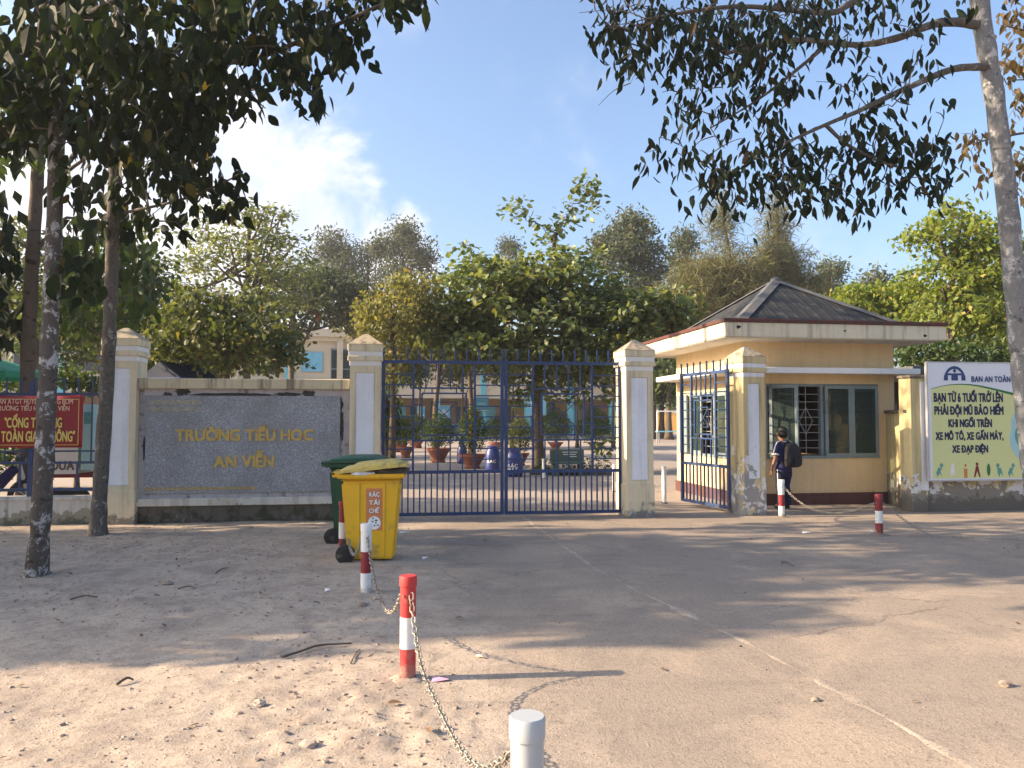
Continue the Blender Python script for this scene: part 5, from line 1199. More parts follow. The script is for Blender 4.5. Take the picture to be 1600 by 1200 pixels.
# ------------------------------------------------------------------ trees
def smooth_path(pts, n=6):
    pts = [Vector(p) for p in pts]; out = []
    for i in range(len(pts)-1):
        p0, p1, p2, p3 = pts[max(i-1, 0)], pts[i], pts[i+1], pts[min(i+2, len(pts)-1)]
        for k in range(n):
            t_ = k/n; out.append(.5*((2*p1)+(p2-p0)*t_+(2*p0-5*p1+4*p2-p3)*t_*t_+(3*p1-p0-3*p2+p3)*t_**3))
    out.append(pts[-1]); return out
class Tree:
    def __init__(s, name, label, base, group=None):
        s.base = Vector(base); s.t = thing(name, label, 'tree', s.base, 0, group); s.att = []; s.tw = MB(); s.cl = []
    def trunk(s, pts, r0, r1, mat, seg=14, n=6, jit=.10):
        q = smooth_path(pts, n); N = len(q)
        m = MB(); rad = [r0+(r1-r0)*(i/(N-1))**.8 for i in range(N)]; rad[0] *= 1.75; 
        if N > 3: rad[1] *= 1.28; rad[2] *= 1.10
        for i in range(N): rad[i] *= 1+.06*math.sin(i*2.3+pts[0][0])
        m.tube([p-s.base for p in q], rad, seg, jit=jit); m.build('trunk', mat, s.t, smooth=True); s.att += [(p, r) for p, r in zip(q, rad)][N//3:]; s.q = q; return s
    def limb(s, pts, r0, r1, mat, n=6, seg=8):
        q = smooth_path(pts, n); N = len(q); rad = [r0+(r1-r0)*i/(N-1) for i in range(N)]
        MB().tube([p-s.base for p in q], rad, seg, jit=.15).build('limb', mat, s.t, smooth=True); s.att += [(p, r*.8) for p, r in zip(q, rad)][1:]; return s
    def clusters(s, C, twig_r=.009, direct=False, seg=4, sag=.10):
        """C: list of Vectors; each is joined by a twig to the nearest thing already grown"""
        A = [a for a, r in s.att]; arr = np.array([tuple(a) for a in A])
        order = np.argsort([np.min(np.linalg.norm(arr-np.array(c), axis=1)) for c in C])
        for i in order:
            c = C[i]; d = np.linalg.norm(arr-np.array(c), axis=1); j = int(np.argmin(d)); a = Vector(arr[j]); L = d[j]
            mid = (a+c)/2 + Vector((rng.normal()*.08*L, rng.normal()*.08*L, sag*L)); pth = smooth_path([a, mid, c], 3)
            s.tw.tube([p-s.base for p in pth], list(np.linspace(min(twig_r*(1+.6*L), twig_r*2.2), twig_r*.45, len(pth))), seg, cap=False)
            arr = np.vstack([arr, [tuple(mid)], [tuple(c)]]); s.cl.append((c, (c-a).normalized()))
        return s
    def leaves(s, per, rad, lmin, lmax, mat, mode='droop', wr=.5, indiv=0, tmpl=LEAF_B, flat=1.0, twigmat=None):
        c = np.array([tuple(x[0]) for x in s.cl]); dr = np.array([tuple(x[1]) for x in s.cl]); n_ = np.maximum(1, (per*rng.uniform(.55, 1.45, len(c))).astype(int))
        C = np.repeat(c, n_, 0); D = np.repeat(dr, n_, 0); N = len(C); u = unit(rng.normal(size=(N, 3))); rr = rng.random(N)**.5
        off = u*rr[:,None]*rad*np.array([1, 1, flat]); 
        if mode == 'droop': off[:,2] -= rad*.25
        ax, nr = orient(N, mode, u); 
        put_leaves(s.t, s.base, C+off, ax, nr, rng.uniform(lmin, lmax, N), mat, wr, indiv, tmpl)
        if s.tw.v: stuff(s.tw.build('twigs', twigmat or m_twig, s.t, smooth=True))
        return s
def reg(rows, scale=1.0):
    out = []
    for x0, y0, x1, y1, n_, Y0, Y1 in rows:
        for i in range(max(1, int(n_*scale))): out.append(P(rng.uniform(x0, x1), rng.uniform(y0, y1), rng.uniform(Y0, Y1)))
    return out
def ell(blobs, shell=.5):
    """blobs in the place: (px,py,Y, rx,ry in picture px, depth radius m, number)"""
    out = []
    for px, py, Y, rx, ry, rd_, n_ in blobs:
        c = P(px, py, Y); k = Y/1200; u = unit(rng.normal(size=(n_, 3))); r_ = (shell+(1-shell)*rng.random(n_))
        r_ = np.where(rng.random(n_) < .3, rng.random(n_)**.5, r_)
        q = u*r_[:,None]*np.array([rx*k, rd_, ry*k])+np.array(c); out += [Vector(v) for v in q]
    return out

# street tree, front left (lichen trunk)
b1 = G(56, 900); b1.z = -.05
T1 = Tree('street_tree', 'nearest left street tree with pale lichen patches on its trunk', b1, 'street trees before the wall')
T1.trunk([b1, P(66, 780, 7.25), P(74, 600, 7.3), P(83, 400, 7.4), P(88, 235, 7.5), P(92, 40, 7.6), P(96, -220, 7.7), P(100, -420, 7.8)], .094, .058, m_bark_l)
T1.limb([P(90, 60, 7.6), P(180, 0, 7.3), P(330, -60, 7.0)], .045, .02, m_bark_m); T1.limb([P(94, -120, 7.6), P(250, -220, 7.2), P(420, -260, 6.9)], .04, .018, m_bark_m)
T1.limb([P(92, 20, 7.6), P(20, -30, 7.4), P(-120, -80, 7.2)], .04, .018, m_bark_m)
T1.limb([P(98, -300, 7.75), P(60, -500, 7.6), P(-40, -620, 7.4)], .04, .02, m_bark_m)
T1.clusters(reg([(-420, -950, 420, -380, 190, 4.8, 8.4), (0, 0, 250, 100, 46, 6.3, 8.6), (0, 100, 180, 215, 26, 6.6, 8.8), (20, 80, 250, 235, 34, 6.8, 9.0), (-260, -380, 460, 0, 140, 4.9, 9.2), (250, 0, 330, 110, 16, 6.4, 8.2), (100, 400, 140, 470, 4, 7.2, 7.6), (100, 290, 140, 330, 3, 7.2, 7.6), (-200, 0, 0, 160, 24, 6.4, 8.6)]))
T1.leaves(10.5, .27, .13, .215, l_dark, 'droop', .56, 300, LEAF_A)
# street tree, second left
b2 = G(152, 838); b2.z = -.05
T2 = Tree('street_tree', 'second left street tree in front of the left cream pillar', b2, 'street trees before the wall')
T2.trunk([b2, P(158, 740, 9.95), P(168, 580, 9.9), P(174, 430, 9.9), P(178, 300, 9.9), P(182, 140, 9.9), P(186, -80, 9.9), P(190, -300, 9.9)], .10, .062, m_bark_m)
T2.limb([P(181, 160, 9.9), P(280, 110, 9.4), P(400, 90, 8.9), P(500, 50, 8.5), P(600, 5, 8.2)], .05, .015, m_bark_m)
T2.limb([P(180, 200, 9.9), P(240, 215, 9.5), P(330, 180, 9.0)], .04, .015, m_bark_m)
T2.limb([P(178, 335, 9.9), P(215, 328, 9.6), P(290, 310, 9.2), P(350, 285, 9.0), P(380, 268, 8.9)], .022, .007, m_bark_m, seg=6)
T2.limb([P(184, 0, 9.9), P(330, -80, 9.3), P(500, -120, 8.7)], .05, .018, m_bark_m)
T2.clusters(reg([(-50, -800, 600, -380, 140, 5.2, 11.0), (150, 100, 330, 240, 50, 8.0, 10.6), (150, 230, 325, 300, 20, 8.4, 10.4), (300, 60, 470, 110, 20, 7.8, 9.6), (330, 0, 560, 60, 34, 7.4, 9.4), (560, -60, 625, 4, 7, 7.6, 8.6), (250, 130, 350, 200, 14, 8.2, 9.4),
                 (200, -380, 720, 0, 120, 7.0, 11.5), (350, 105, 415, 150, 7, 8, 9), (455, 105, 495, 150, 5, 8, 8.8), (150, 300, 215, 350, 7, 9.2, 10.2), (510, 60, 560, 80, 4, 8, 8.8)])
            + [P(x, y, 8.95) for x, y in ((374, 272), (352, 290), (338, 302), (322, 295), (300, 318), (283, 355), (244, 345), (235, 338), (355, 322), (345, 268))])
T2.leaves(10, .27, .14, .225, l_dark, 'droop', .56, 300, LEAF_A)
# smooth brown trunk behind the fence, with its loose crown
b3 = P(40, 770, 12.4); b3.z = -.05
T3 = Tree('street_tree', 'smooth brown trunk growing just behind the blue fence', b3)
T3.trunk([b3, P(42, 640, 12.4), P(47, 480, 12.4), P(55, 330, 12.4), P(62, 200, 12.4), P(68, 0, 12.4), P(72, -200, 12.4)], .125, .08, m_bark_b)
T3.limb([P(57, 310, 12.4), P(130, 250, 12.2), P(230, 200, 11.8)], .04, .015, m_bark_b); T3.limb([P(52, 400, 12.4), P(105, 340, 12.5), P(160, 380, 12.6), P(210, 440, 12.6)], .03, .01, m_bark_b)
T3.limb([P(62, 200, 12.4), P(-40, 120, 12.0), P(-160, 80, 11.8)], .05, .02, m_bark_b)
T3.clusters(reg([(90, 330, 240, 430, 30, 11.8, 13.2), (95, 420, 235, 480, 20, 11.8, 13.2), (0, 200, 100, 250, 12, 11.6, 13), (-150, 90, 80, 220, 26, 11.4, 13.2), (-200, -300, 320, 60, 70, 10.8, 14)]))
T3.leaves(8, .30, .16, .25, l_deep, 'droop', .56, 0, LEAF_A)
# street trees further along the verge, just left of the picture (their shade lies across the drive)
def offtree(label, x, y, h, ncl, rx, ry, zc, rz, per=12):
    b_ = Vector((x, y, -.05)); T_ = Tree('street_tree', label, b_, 'street trees before the wall')
    T_.trunk([b_, Vector((x+.1, y, h*.4)), Vector((x+.05, y+.1, h*.75)), Vector((x+.2, y, h))], .12, .06, m_bark_m, n=4)
    for a in range(5): T_.limb([Vector((x+.1, y, zc-rz*.5+.3*a)), Vector((x+rx*.4*math.cos(a*1.3), y+ry*.4*math.sin(a*1.3), zc+.1*a)), Vector((x+rx*.8*math.cos(a*1.3), y+ry*.8*math.sin(a*1.3), zc+.25*a))], .045, .015, m_bark_m, n=3, seg=6)
    u = unit(rng.normal(size=(ncl, 3)))*(rng.random(ncl)**.4)[:,None]*np.array([rx, ry, rz])+np.array([x, y, zc]); T_.clusters([Vector(v) for v in u], sag=.05); T_.leaves(per, .32, .22, .34, l_dark, 'droop', .56, 0, LEAF_B)
offtree('street tree with full crown beyond the left picture edge, middle one', -10.2, 6.9, 6.5, 300, 2.6, 2.9, 4.0, 2.7)
offtree('street tree with tall crown further beyond the left picture edge', -14.4, 6.75, 9.0, 420, 2.6, 3.1, 5.8, 3.8)
offtree('low crowned street tree beyond the left edge near fence', -10.4, 12.0, 6.0, 250, 2.6, 1.9, 4.0, 2.5)
offtree('street tree with round crown far beyond the left edge', -19.5, 6.2, 10.5, 420, 2.8, 3.1, 7.2, 3.8)
# street tree on the right
b4 = P(1634, 870, 8.2); b4.z = -.05
T4 = Tree('street_tree', 'right street tree whose ringed grey trunk crosses the sign board', b4, 'street trees before the wall')
T4.trunk([b4, P(1622, 780, 8.2), P(1606, 650, 8.2), P(1591, 500, 8.15), P(1574, 320, 8.1), P(1556, 170, 8.05), P(1534, 30, 8.0), P(1515, -130, 8.0), P(1495, -330, 8.0)], .128, .082, m_bark_r)
T4.limb([P(1545, 105, 8.0), P(1490, 108, 7.8), P(1412, 140, 7.5), P(1345, 172, 7.2), P(1290, 195, 7.0), P(1230, 222, 6.8)], .042, .012, m_bark_m)
T4.limb([P(1535, 40, 8.0), P(1470, 35, 7.8), P(1400, 60, 7.6), P(1337, 70, 7.4), P(1235, 62, 7.1), P(1130, 85, 6.9)], .05, .014, m_bark_m)
T4.limb([P(1290, 72, 7.25), P(1250, 105, 7.2), P(1206, 140, 7.2), P(1170, 165, 7.2), P(1110, 200, 7.1)], .022, .007, m_bark_m, seg=6)
T4.limb([P(1520, -60, 8.0), P(1420, -40, 7.7), P(1330, 5, 7.4), P(1290, 20, 7.2), P(1150, 10, 6.9), P(1010, 30, 6.8)], .05, .012, m_bark_m)
T4.limb([P(1290, 195, 7.0), P(1330, 230, 7.1), P(1400, 260, 7.2), P(1470, 262, 7.3)], .02, .007, m_bark_m, seg=6)
T4.limb([P(1505, -200, 8.0), P(1400, -260, 7.6), P(1200, -230, 7.2)], .05, .018, m_bark_m)
T4.clusters(reg([(940, 0, 1290, 50, 70, 6.4, 7.8), (950, 45, 1230, 105, 50, 6.4, 7.6), (1290, -20, 1520, 50, 16, 6.9, 8.2), (1020, 105, 1250, 165, 20, 6.6, 7.6), (1260, 60, 1490, 130, 10, 6.8, 7.8), (1300, 130, 1420, 185, 7, 6.9, 7.6),
                 (1060, 160, 1220, 215, 12, 6.7, 7.5), (1020, 215, 1110, 245, 5, 6.8, 7.3), (1090, 205, 1260, 260, 16, 6.7, 7.5), (1100, 260, 1220, 300, 16, 6.7, 7.4), (1210, 200, 1340, 260, 15, 6.7, 7.4), (1230, 255, 1350, 315, 22, 6.8, 7.4), (1340, 205, 1480, 280, 30, 6.9, 7.5),
                 (1385, 270, 1480, 295, 9, 7.0, 7.5), (1140, 300, 1175, 325, 3, 7, 7.3), (900, -340, 1560, 0, 120, 5.9, 9.4), (1560, -300, 1800, -20, 40, 6.6, 9)], 1.15)
            + [P(x, y, 7.2) for x, y in ((1075, 300), (1030, 215), (1010, 238), (1190, 340), (1462, 175), (1475, 185), (945, 70), (940, 30), (930, 15))], twig_r=.006)
T4.clusters([P(x, y, 7.0) for x, y in ((935, 165), (985, 130), (905, 20))], twig_r=.005); T4.cl = T4.cl[:-3]
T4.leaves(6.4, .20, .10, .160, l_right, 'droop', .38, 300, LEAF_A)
# dry leaved tree at the right edge
b5 = Vector((9.2, 11.6, -.05))
T5 = Tree('street_tree', 'dry brown leaved tree reaching in at the right edge', b5)
T5.trunk([b5, P(1742, 500, 11.6), P(1725, 300, 11.6), P(1715, 60, 11.6), P(1700, -200, 11.6)], .12, .07, m_bark_m)
T5.limb([P(1722, 240, 11.6), P(1650, 205, 11.4), P(1560, 215, 11.2), P(1520, 225, 11.1)], .03, .008, m_bark_m); T5.limb([P(1718, 100, 11.6), P(1640, 60, 11.3), P(1570, 40, 11.0)], .03, .008, m_bark_m); T5.limb([P(1720, 180, 11.6), P(1650, 130, 11.3), P(1580, 125, 11.0)], .025, .008, m_bark_m)
T5.clusters(reg([(1560, 0, 1640, 170, 26, 10.6, 12), (1570, 170, 1640, 300, 14, 10.8, 12), (1500, 205, 1560, 240, 5, 11, 11.5), (1515, 255, 1560, 280, 3, 11, 11.5), (1640, -200, 1820, 300, 50, 10.6, 12.6)]), twig_r=.006)
T5.leaves(8, .24, .12, .18, l_brown, 'droop', .5, 0, LEAF_A)

# trees of the school yard
def yard(name, label, px, py_base, Y, tops, r0, blobs, per, rad, lmin, lmax, mat, mode='up', bark=m_bark_y, limbs=4, wr=.55, indiv=0, tmpl=LEAF_B, flat=.7, extra=None, group='trees of the school yard', shell=.5, twig=.012, lz=.0, seg=10):
    b_ = P(px, py_base, Y); b_.z = -.05; T_ = Tree(name, label, b_, group)
    T_.trunk([b_]+[P(x, y, Y) for x, y in tops], r0, r0*.35, bark, seg=seg, n=4)
    for i in range(limbs):
        bl = blobs[i % len(blobs)]; ang_ = i*2.4; q0 = T_.q[int(len(T_.q)*(.45+.4*(i/(max(1, limbs)))))]
        c = P(bl[0]+bl[3]*.7*math.cos(ang_), bl[1]+bl[4]*.3*math.sin(ang_*1.7), bl[2]+bl[5]*.6*math.sin(ang_)); mid = q0.lerp(c, .5)+Vector((0, 0, -.08*(c-q0).length))
        T_.limb([q0, mid, c], r0*.42, r0*.14, bark, n=3, seg=6)
    C = ell(blobs, shell) + (extra or [])
    T_.clusters(C, twig_r=twig, seg=3); T_.leaves(per, rad, lmin, lmax, mat, mode, wr, indiv, tmpl, flat); return T_
sh_ = [(800,322),(790,332),(822,345),(815,320),(845,352),(858,362),(870,360),(872,345),(885,335),(895,318),(905,300),(912,290),(918,282),(925,300),(935,318),(920,325),(905,335),(890,345),(735,385),(742,392),(718,382),(745,405),(865,380),(870,395),(850,372),(885,352)]
yard('almond_tree', 'broad dark almond tree behind the gate with tall top shoots', 841, 735, 22, [(841, 640), (842, 560), (850, 480), (862, 410), (868, 365)], .17,
     [(870, 500, 22, 225, 42, 2.6, 210), (770, 455, 22, 110, 45, 2.2, 120), (880, 440, 22, 100, 48, 2.2, 120), (985, 490, 22, 120, 36, 2.2, 110), (700, 505, 22, 70, 34, 1.6, 60), (1060, 500, 22, 45, 30, 1.3, 36), (760, 425, 22, 50, 20, 1.2, 26), (780, 545, 21.5, 125, 30, 1.6, 130), (930, 550, 21.5, 90, 28, 1.6, 100)], 17, .40, .15, .25, l_almond, 'up', limbs=9, wr=.68, indiv=300, tmpl=LEAF_A, flat=.6,
     extra=[P(x, y, 22+rng.normal()*.2) for x, y in sh_] + [P(rng.uniform(790, 962), rng.uniform(575, 628), 21.4) for i in range(34)] + [P(rng.uniform(930, 950), rng.uniform(690, 712), 21) for i in range(3)])
for px_, lean, lb in ((680, 10, 'thin dark yard trunk left of the gate square'), (737, -6, 'slim dark yard trunk before middle corridor column')):
    yard('yard_tree', lb, px_, 716, 28, [(px_, 650), (px_+lean*.5, 590), (px_+lean, 530), (px_+lean*1.5, 490)], .13, [(px_+lean, 500, 28, 60, 36, 1.6, 60), (px_-30, 520, 28, 40, 30, 1.4, 40)], 12, .45, .2, .32, l_green, limbs=4)
yard('yard_tree', 'leafy green tree rising right behind the name wall', 352, 700, 17, [(352, 620), (355, 560), (352, 500), (350, 460)], .11,
     [(355, 520, 17, 118, 62, 1.7, 190), (330, 475, 17, 80, 34, 1.3, 70), (430, 550, 17, 55, 42, 1.2, 60), (265, 540, 17, 42, 50, 1.1, 56)], 10, .34, .10, .19, l_green, 'mix', limbs=9, wr=.62, indiv=300, tmpl=LEAF_A, shell=.25)
yard('yard_tree', 'pale layered tree standing against white cloud on the left', 385, 690, 30, [(386, 560), (387, 470), (388, 400), (390, 340)], .17,
     [(390, 335, 30, 70, 12, 2.2, 60), (440, 335, 30, 22, 8, 1, 12), (350, 368, 30, 115, 11, 3, 100), (440, 375, 30, 60, 10, 2.4, 44), (400, 400, 30, 110, 11, 3, 90), (300, 415, 30, 90, 12, 2.8, 70), (430, 432, 30, 95, 12, 2.8, 80), (310, 455, 30, 95, 13, 2.8, 70), (420, 468, 30, 90, 12, 2.6, 60), (280, 490, 30, 80, 20, 2.4, 60)], 7, .46, .17, .30, l_pale, 'up', limbs=12, wr=.5, flat=.45, shell=.2)
yard('yard_tree', 'yellowing tree between the middle pillar and almond crown', 612, 720, 21, [(614, 620), (612, 540), (610, 470)], .10,
     [(615, 495, 21, 66, 48, 1.3, 140), (640, 450, 21, 46, 26, 1.1, 60), (580, 515, 21, 30, 40, .9, 46), (604, 565, 21, 40, 34, 1.0, 60), (660, 480, 21, 28, 40, 1, 40)], 12, .30, .10, .18, l_yel, 'mix', limbs=7)
yard('yard_tree', 'dull green tree filling the gap left of the roof flag', 455, 690, 38, [(455, 590), (458, 500), (462, 430)], .2,
     [(460, 450, 38, 75, 48, 2.6, 150), (520, 470, 38, 55, 48, 2.4, 110), (430, 500, 38, 60, 40, 2.4, 90), (560, 480, 38, 40, 44, 2, 70)], 13, .65, .20, .36, l_euc, 'mix', limbs=8)
yard('yard_tree', 'narrow dark drooping tree beside the gate and middle pillar', 604, 712, 24, [(604, 650), (604, 600), (604, 560)], .07,
     [(604, 620, 24, 22, 60, .5, 110), (604, 660, 24, 26, 30, .55, 50)], 12, .22, .12, .22, l_deep, 'droop', limbs=2, wr=.3)
yard('yard_tree', 'broad green tree deep in the yard behind left almond branches', 282, 700, 24, [(284, 600), (282, 540), (285, 470)], .15, [(285, 535, 24, 80, 34, 2.2, 120), (215, 550, 24, 60, 38, 2, 90), (330, 555, 24, 60, 34, 2, 80)], 12, .42, .16, .28, l_green, 'mix', limbs=6, wr=.6)
yard('yard_tree', 'dark green tree deepest in the yard behind the left trunks', 175, 700, 29, [(176, 600), (175, 540), (178, 470)], .17, [(175, 500, 29, 100, 60, 2.8, 170), (90, 540, 29, 70, 50, 2.4, 100), (240, 540, 29, 60, 44, 2.2, 90)], 12, .5, .18, .32, l_deep, 'mix', limbs=6, wr=.6)
yard('yard_tree', 'yellow green tree in front of school behind the yellowing crown', 560, 690, 40, [(562, 600), (560, 540), (558, 480)], .16, [(575, 500, 40, 50, 40, 2, 110), (700, 520, 40, 80, 40, 2.4, 130), (640, 540, 40, 60, 30, 2.2, 80)], 12, .6, .22, .36, l_yel, 'mix', limbs=6)
for px_, lb in ((655, 'small shade tree before the left end of the school corridor'), (722, 'small shade tree between two turquoise school columns'), (800, 'small shade tree behind the middle gate stile'), (902, 'small shade tree right of the almond trunk by the school'), (958, 'small shade tree nearest the clean gate pillar by the school')):
    yard('yard_tree', lb, px_, 698, 40, [(px_, 640), (px_+2, 600), (px_, 560)], .08, [(px_, 555, 40, 38, 36, 1.4, 70), (px_-14, 585, 40, 30, 18, 1.1, 34)], 12, .5, .18, .30, l_deep if px_ % 2 else l_green, 'mix', limbs=3)
for px_, py_, w_, lb in ((650, 700, 1.1, 'low dark bush in front of the corridor at left'), (775, 702, 1.0, 'low bush in front of corridor behind the stile'), (868, 702, 1.3, 'low bush in front of the blue balustrade'), (930, 702, 1.3, 'low bush by the right end of blue balustrade')):
    pot_bush(lb, px_, py_, .36, .35, w_*1.3, w_*1.2, l_deep)
# eucalypts and other far trees
def far(label, name, Y, blobs, n_per, mat, trunks, rad=.9, lmin=.22, lmax=.42, mode='mix', bark=m_bark_y, flat=.8, wr=.4):
    px, pb = trunks[0][0], 688
    yard(name, label, px, pb, Y, trunks, .22, blobs, n_per, rad, lmin, lmax, mat, mode, bark, limbs=6, wr=wr, flat=flat, shell=.3, group='tall trees behind the school', twig=.02, seg=8)
far('tall grey green eucalypt with twin tops above the cap of flags', 'eucalyptus_tree', 70, [(518, 385, 70, 26, 34, 2, 90), (520, 430, 70, 40, 45, 2.5, 110), (548, 410, 70, 24, 40, 2, 60), (500, 470, 70, 40, 40, 2.4, 80)], 20, l_euc, [(522, 560), (520, 470), (518, 380)])
far('tallest grey green eucalypt left of the almond crown', 'eucalyptus_tree', 68, [(632, 366, 68, 26, 26, 1.8, 70), (600, 385, 68, 26, 26, 1.8, 60), (640, 400, 68, 46, 34, 2.4, 120), (615, 440, 68, 50, 36, 2.4, 90), (665, 420, 68, 24, 34, 1.8, 50)], 20, l_euc, [(630, 560), (630, 470), (630, 370)])
far('thin leaved eucalypt between the two tallest ones', 'eucalyptus_tree', 72, [(575, 400, 72, 20, 26, 1.6, 40), (572, 450, 72, 26, 34, 2, 60)], 18, l_euc, [(574, 560), (574, 480), (575, 390)])
far('dark rounded tree right behind the almond top shoots', 'broadleaf_tree', 52, [(985, 360, 52, 36, 28, 2, 100), (970, 400, 52, 50, 34, 2.4, 130), (1015, 410, 52, 34, 50, 2, 90), (1000, 460, 52, 60, 40, 2.4, 110), (945, 385, 52, 26, 20, 1.4, 40)], 18, l_euc, [(985, 600), (985, 490), (985, 370)])
far('small dark crown left of the casuarina spires', 'broadleaf_tree', 60, [(1072, 378, 60, 22, 20, 1.6, 60), (1060, 410, 60, 26, 26, 1.8, 50)], 18, l_euc, [(1068, 600), (1068, 480), (1070, 385)])
far('small dark crown peeping over left of almond shoots', 'broadleaf_tree', 66, [(795, 388, 66, 18, 14, 1.2, 40), (790, 420, 66, 26, 24, 1.6, 50)], 18, l_euc, [(795, 600), (795, 480), (795, 390)])
far('grey green crown just right of the gatehouse roof peak', 'broadleaf_tree', 62, [(1298, 425, 62, 26, 22, 1.6, 70), (1290, 460, 62, 36, 30, 2, 70)], 18, l_euc, [(1296, 600), (1296, 500), (1297, 425)])
far('rounded grey crown behind the bright lime trees', 'broadleaf_tree', 58, [(1366, 440, 58, 24, 18, 1.6, 60), (1360, 470, 58, 30, 26, 1.8, 60)], 18, l_euc, [(1364, 600), (1364, 500), (1365, 440)])
for lb, tp, bl in (('feathery brown casuarina with leaning spire left of roof peak', [(1150, 560), (1142, 420), (1128, 330), (1118, 285)], [(1128, 345, 42, 20, 60, .8, 34), (1140, 430, 42, 66, 46, 2.4, 170), (1085, 450, 42, 60, 52, 2.2, 200), (1130, 470, 42, 80, 36, 2.4, 160)]),
                   ('feathery brown casuarina with straight spire behind roof peak', [(1216, 560), (1216, 430), (1215, 340), (1212, 285)], [(1213, 350, 44, 26, 58, .9, 50), (1215, 420, 44, 50, 48, 2.2, 170), (1255, 460, 44, 42, 40, 2, 120), (1190, 465, 44, 56, 44, 2.2, 170)])):
    yard('casuarina_tree', lb, tp[0][0], 688, bl[0][2], tp, .16, bl, 40, .75, .35, .75, l_cas, 'mix', limbs=0, wr=.085, tmpl=LEAF_N, flat=.7, group='casuarinas behind the gatehouse', shell=.25, twig=.004, seg=8)
# bright trees on the right
yard('yard_tree', 'tall bright lime tree right of the gatehouse, nearest the sign', 1490, 700, 21, [(1492, 600), (1485, 500), (1490, 420), (1500, 350)], .15,
     [(1490, 375, 21, 70, 40, 1.5, 100), (1540, 420, 21, 60, 60, 1.8, 130), (1470, 440, 21, 60, 36, 1.6, 90), (1490, 500, 21, 90, 40, 2, 150), (1550, 500, 21, 50, 50, 1.6, 90), (1500, 330, 21, 40, 12, .8, 14), (1440, 365, 21, 26, 16, .9, 22)], 13, .36, .12, .22, l_lime, 'mix', limbs=9, wr=.6)
yard('yard_tree', 'low spreading lime tree directly behind the gatehouse roof edge', 1370, 700, 26, [(1372, 600), (1375, 530), (1378, 470)], .14,
     [(1370, 478, 26, 70, 34, 2, 130), (1420, 465, 26, 50, 28, 1.8, 80), (1330, 470, 26, 36, 24, 1.4, 46), (1420, 510, 26, 70, 30, 2, 120)], 13, .42, .14, .25, l_lime, 'mix', limbs=7, wr=.6)
yard('yard_tree', 'lime leaved tree partly hidden by right street trunk', 1640, 700, 24, [(1640, 600), (1635, 500), (1630, 400)], .15,
     [(1610, 430, 24, 60, 70, 2, 130), (1600, 520, 24, 70, 40, 2, 110), (1680, 450, 24, 70, 80, 2, 120)], 12, .42, .14, .25, l_lime, 'mix', limbs=7, wr=.6)
yard('shrub_row', 'olive shrubs in shade above the shed roof', 1480, 700, 19, [(1480, 640), (1480, 590), (1480, 560)], .08,
     [(1450, 552, 19, 60, 26, 1, 90), (1530, 555, 19, 60, 24, 1, 80), (1600, 555, 19, 40, 30, 1, 50)], 12, .26, .10, .18, l_deep, 'mix', limbs=4)
# left background
yard('yard_tree', 'dark leafy tree behind the left trunks, nearest the pillar', 205, 700, 19, [(205, 600), (202, 520), (198, 430)], .12,
     [(190, 430, 19, 70, 60, 1.8, 150), (215, 490, 19, 40, 50, 1.4, 80), (130, 490, 19, 60, 56, 1.8, 120), (225, 560, 19, 30, 40, 1, 40)], 12, .34, .14, .24, l_deep, 'mix', limbs=7, wr=.6)
yard('yard_tree', 'olive tree behind the green parasol at far left', 60, 700, 23, [(60, 600), (55, 520), (50, 420)], .14,
     [(40, 420, 23, 90, 70, 2.2, 170), (100, 480, 23, 70, 50, 2, 110), (0, 490, 23, 70, 50, 2, 110), (-110, 430, 23, 80, 90, 2, 110)], 12, .40, .14, .26, l_green, 'mix', limbs=8, wr=.6)
yard('shrub_row', 'potted shrubs and creeper seen just over the left banner', 120, 760, 15, [(120, 680), (118, 620), (115, 590)], .05,
     [(110, 592, 15, 40, 14, .6, 40), (30, 600, 15, 40, 12, .6, 26), (140, 600, 15, 16, 20, .4, 16)], 10, .18, .08, .16, l_deep, 'mix', limbs=2)
yard('shrub_row', 'low dark hedge added to darken the yard behind left fence', 60, 745, 16.5, [(60, 730), (60, 715)], .05, [(-40, 712, 16.5, 50, 34, .5, 70), (50, 712, 16.5, 60, 32, .5, 80), (140, 712, 16.5, 50, 32, .5, 70)], 11, .2, .08, .16, l_deep, 'mix', limbs=3)  # hedge added to make the bright yard behind the fence dark
# dark grove beyond the side gate
for i, (px_, yy, lb) in enumerate(((1022, 58, 'left trunk of the dark grove beyond the side gate'), (1034, 60, 'middle trunk of the dark grove beyond side gate'), (1045, 56, 'right trunk of the dark grove beyond side gate'), (1078, 58, 'grove tree hidden behind the gatehouse side wall'), (985, 62, 'grove tree hidden behind the clean gate pillar'))):
    yard('grove_tree', lb, px_, 688, yy, [(px_, 640), (px_+1, 590), (px_, 540)], .26, [(px_, 590, yy, 55, 42, 2.6, 80), (px_+5, 545, yy, 50, 40, 2.6, 60)], 16, .8, .3, .5, l_deep, 'mix', limbs=4, group='dark grove beyond the side gate', twig=.02, seg=8)
# far wooded horizon so that the ground does not end in bare sky
N = 9000; xx = rng.uniform(-170, 170, N); hh = 5+3.5*vnoise(xx*.07+50, xx*0, 2)+2*vnoise(xx*.4+9, xx*0, 5)
pos = np.stack([xx, rng.uniform(118, 124, N), rng.random(N)*hh], 1); ax, nr = orient(N, 'mix'); far_w = leaf_mesh('distant_treeline', pos, ax, nr, rng.uniform(.8, 1.8, N), l_euc, None, LEAF_B, .7)
tag(far_w, 'grey green line of far woods behind the school yard', 'woods')

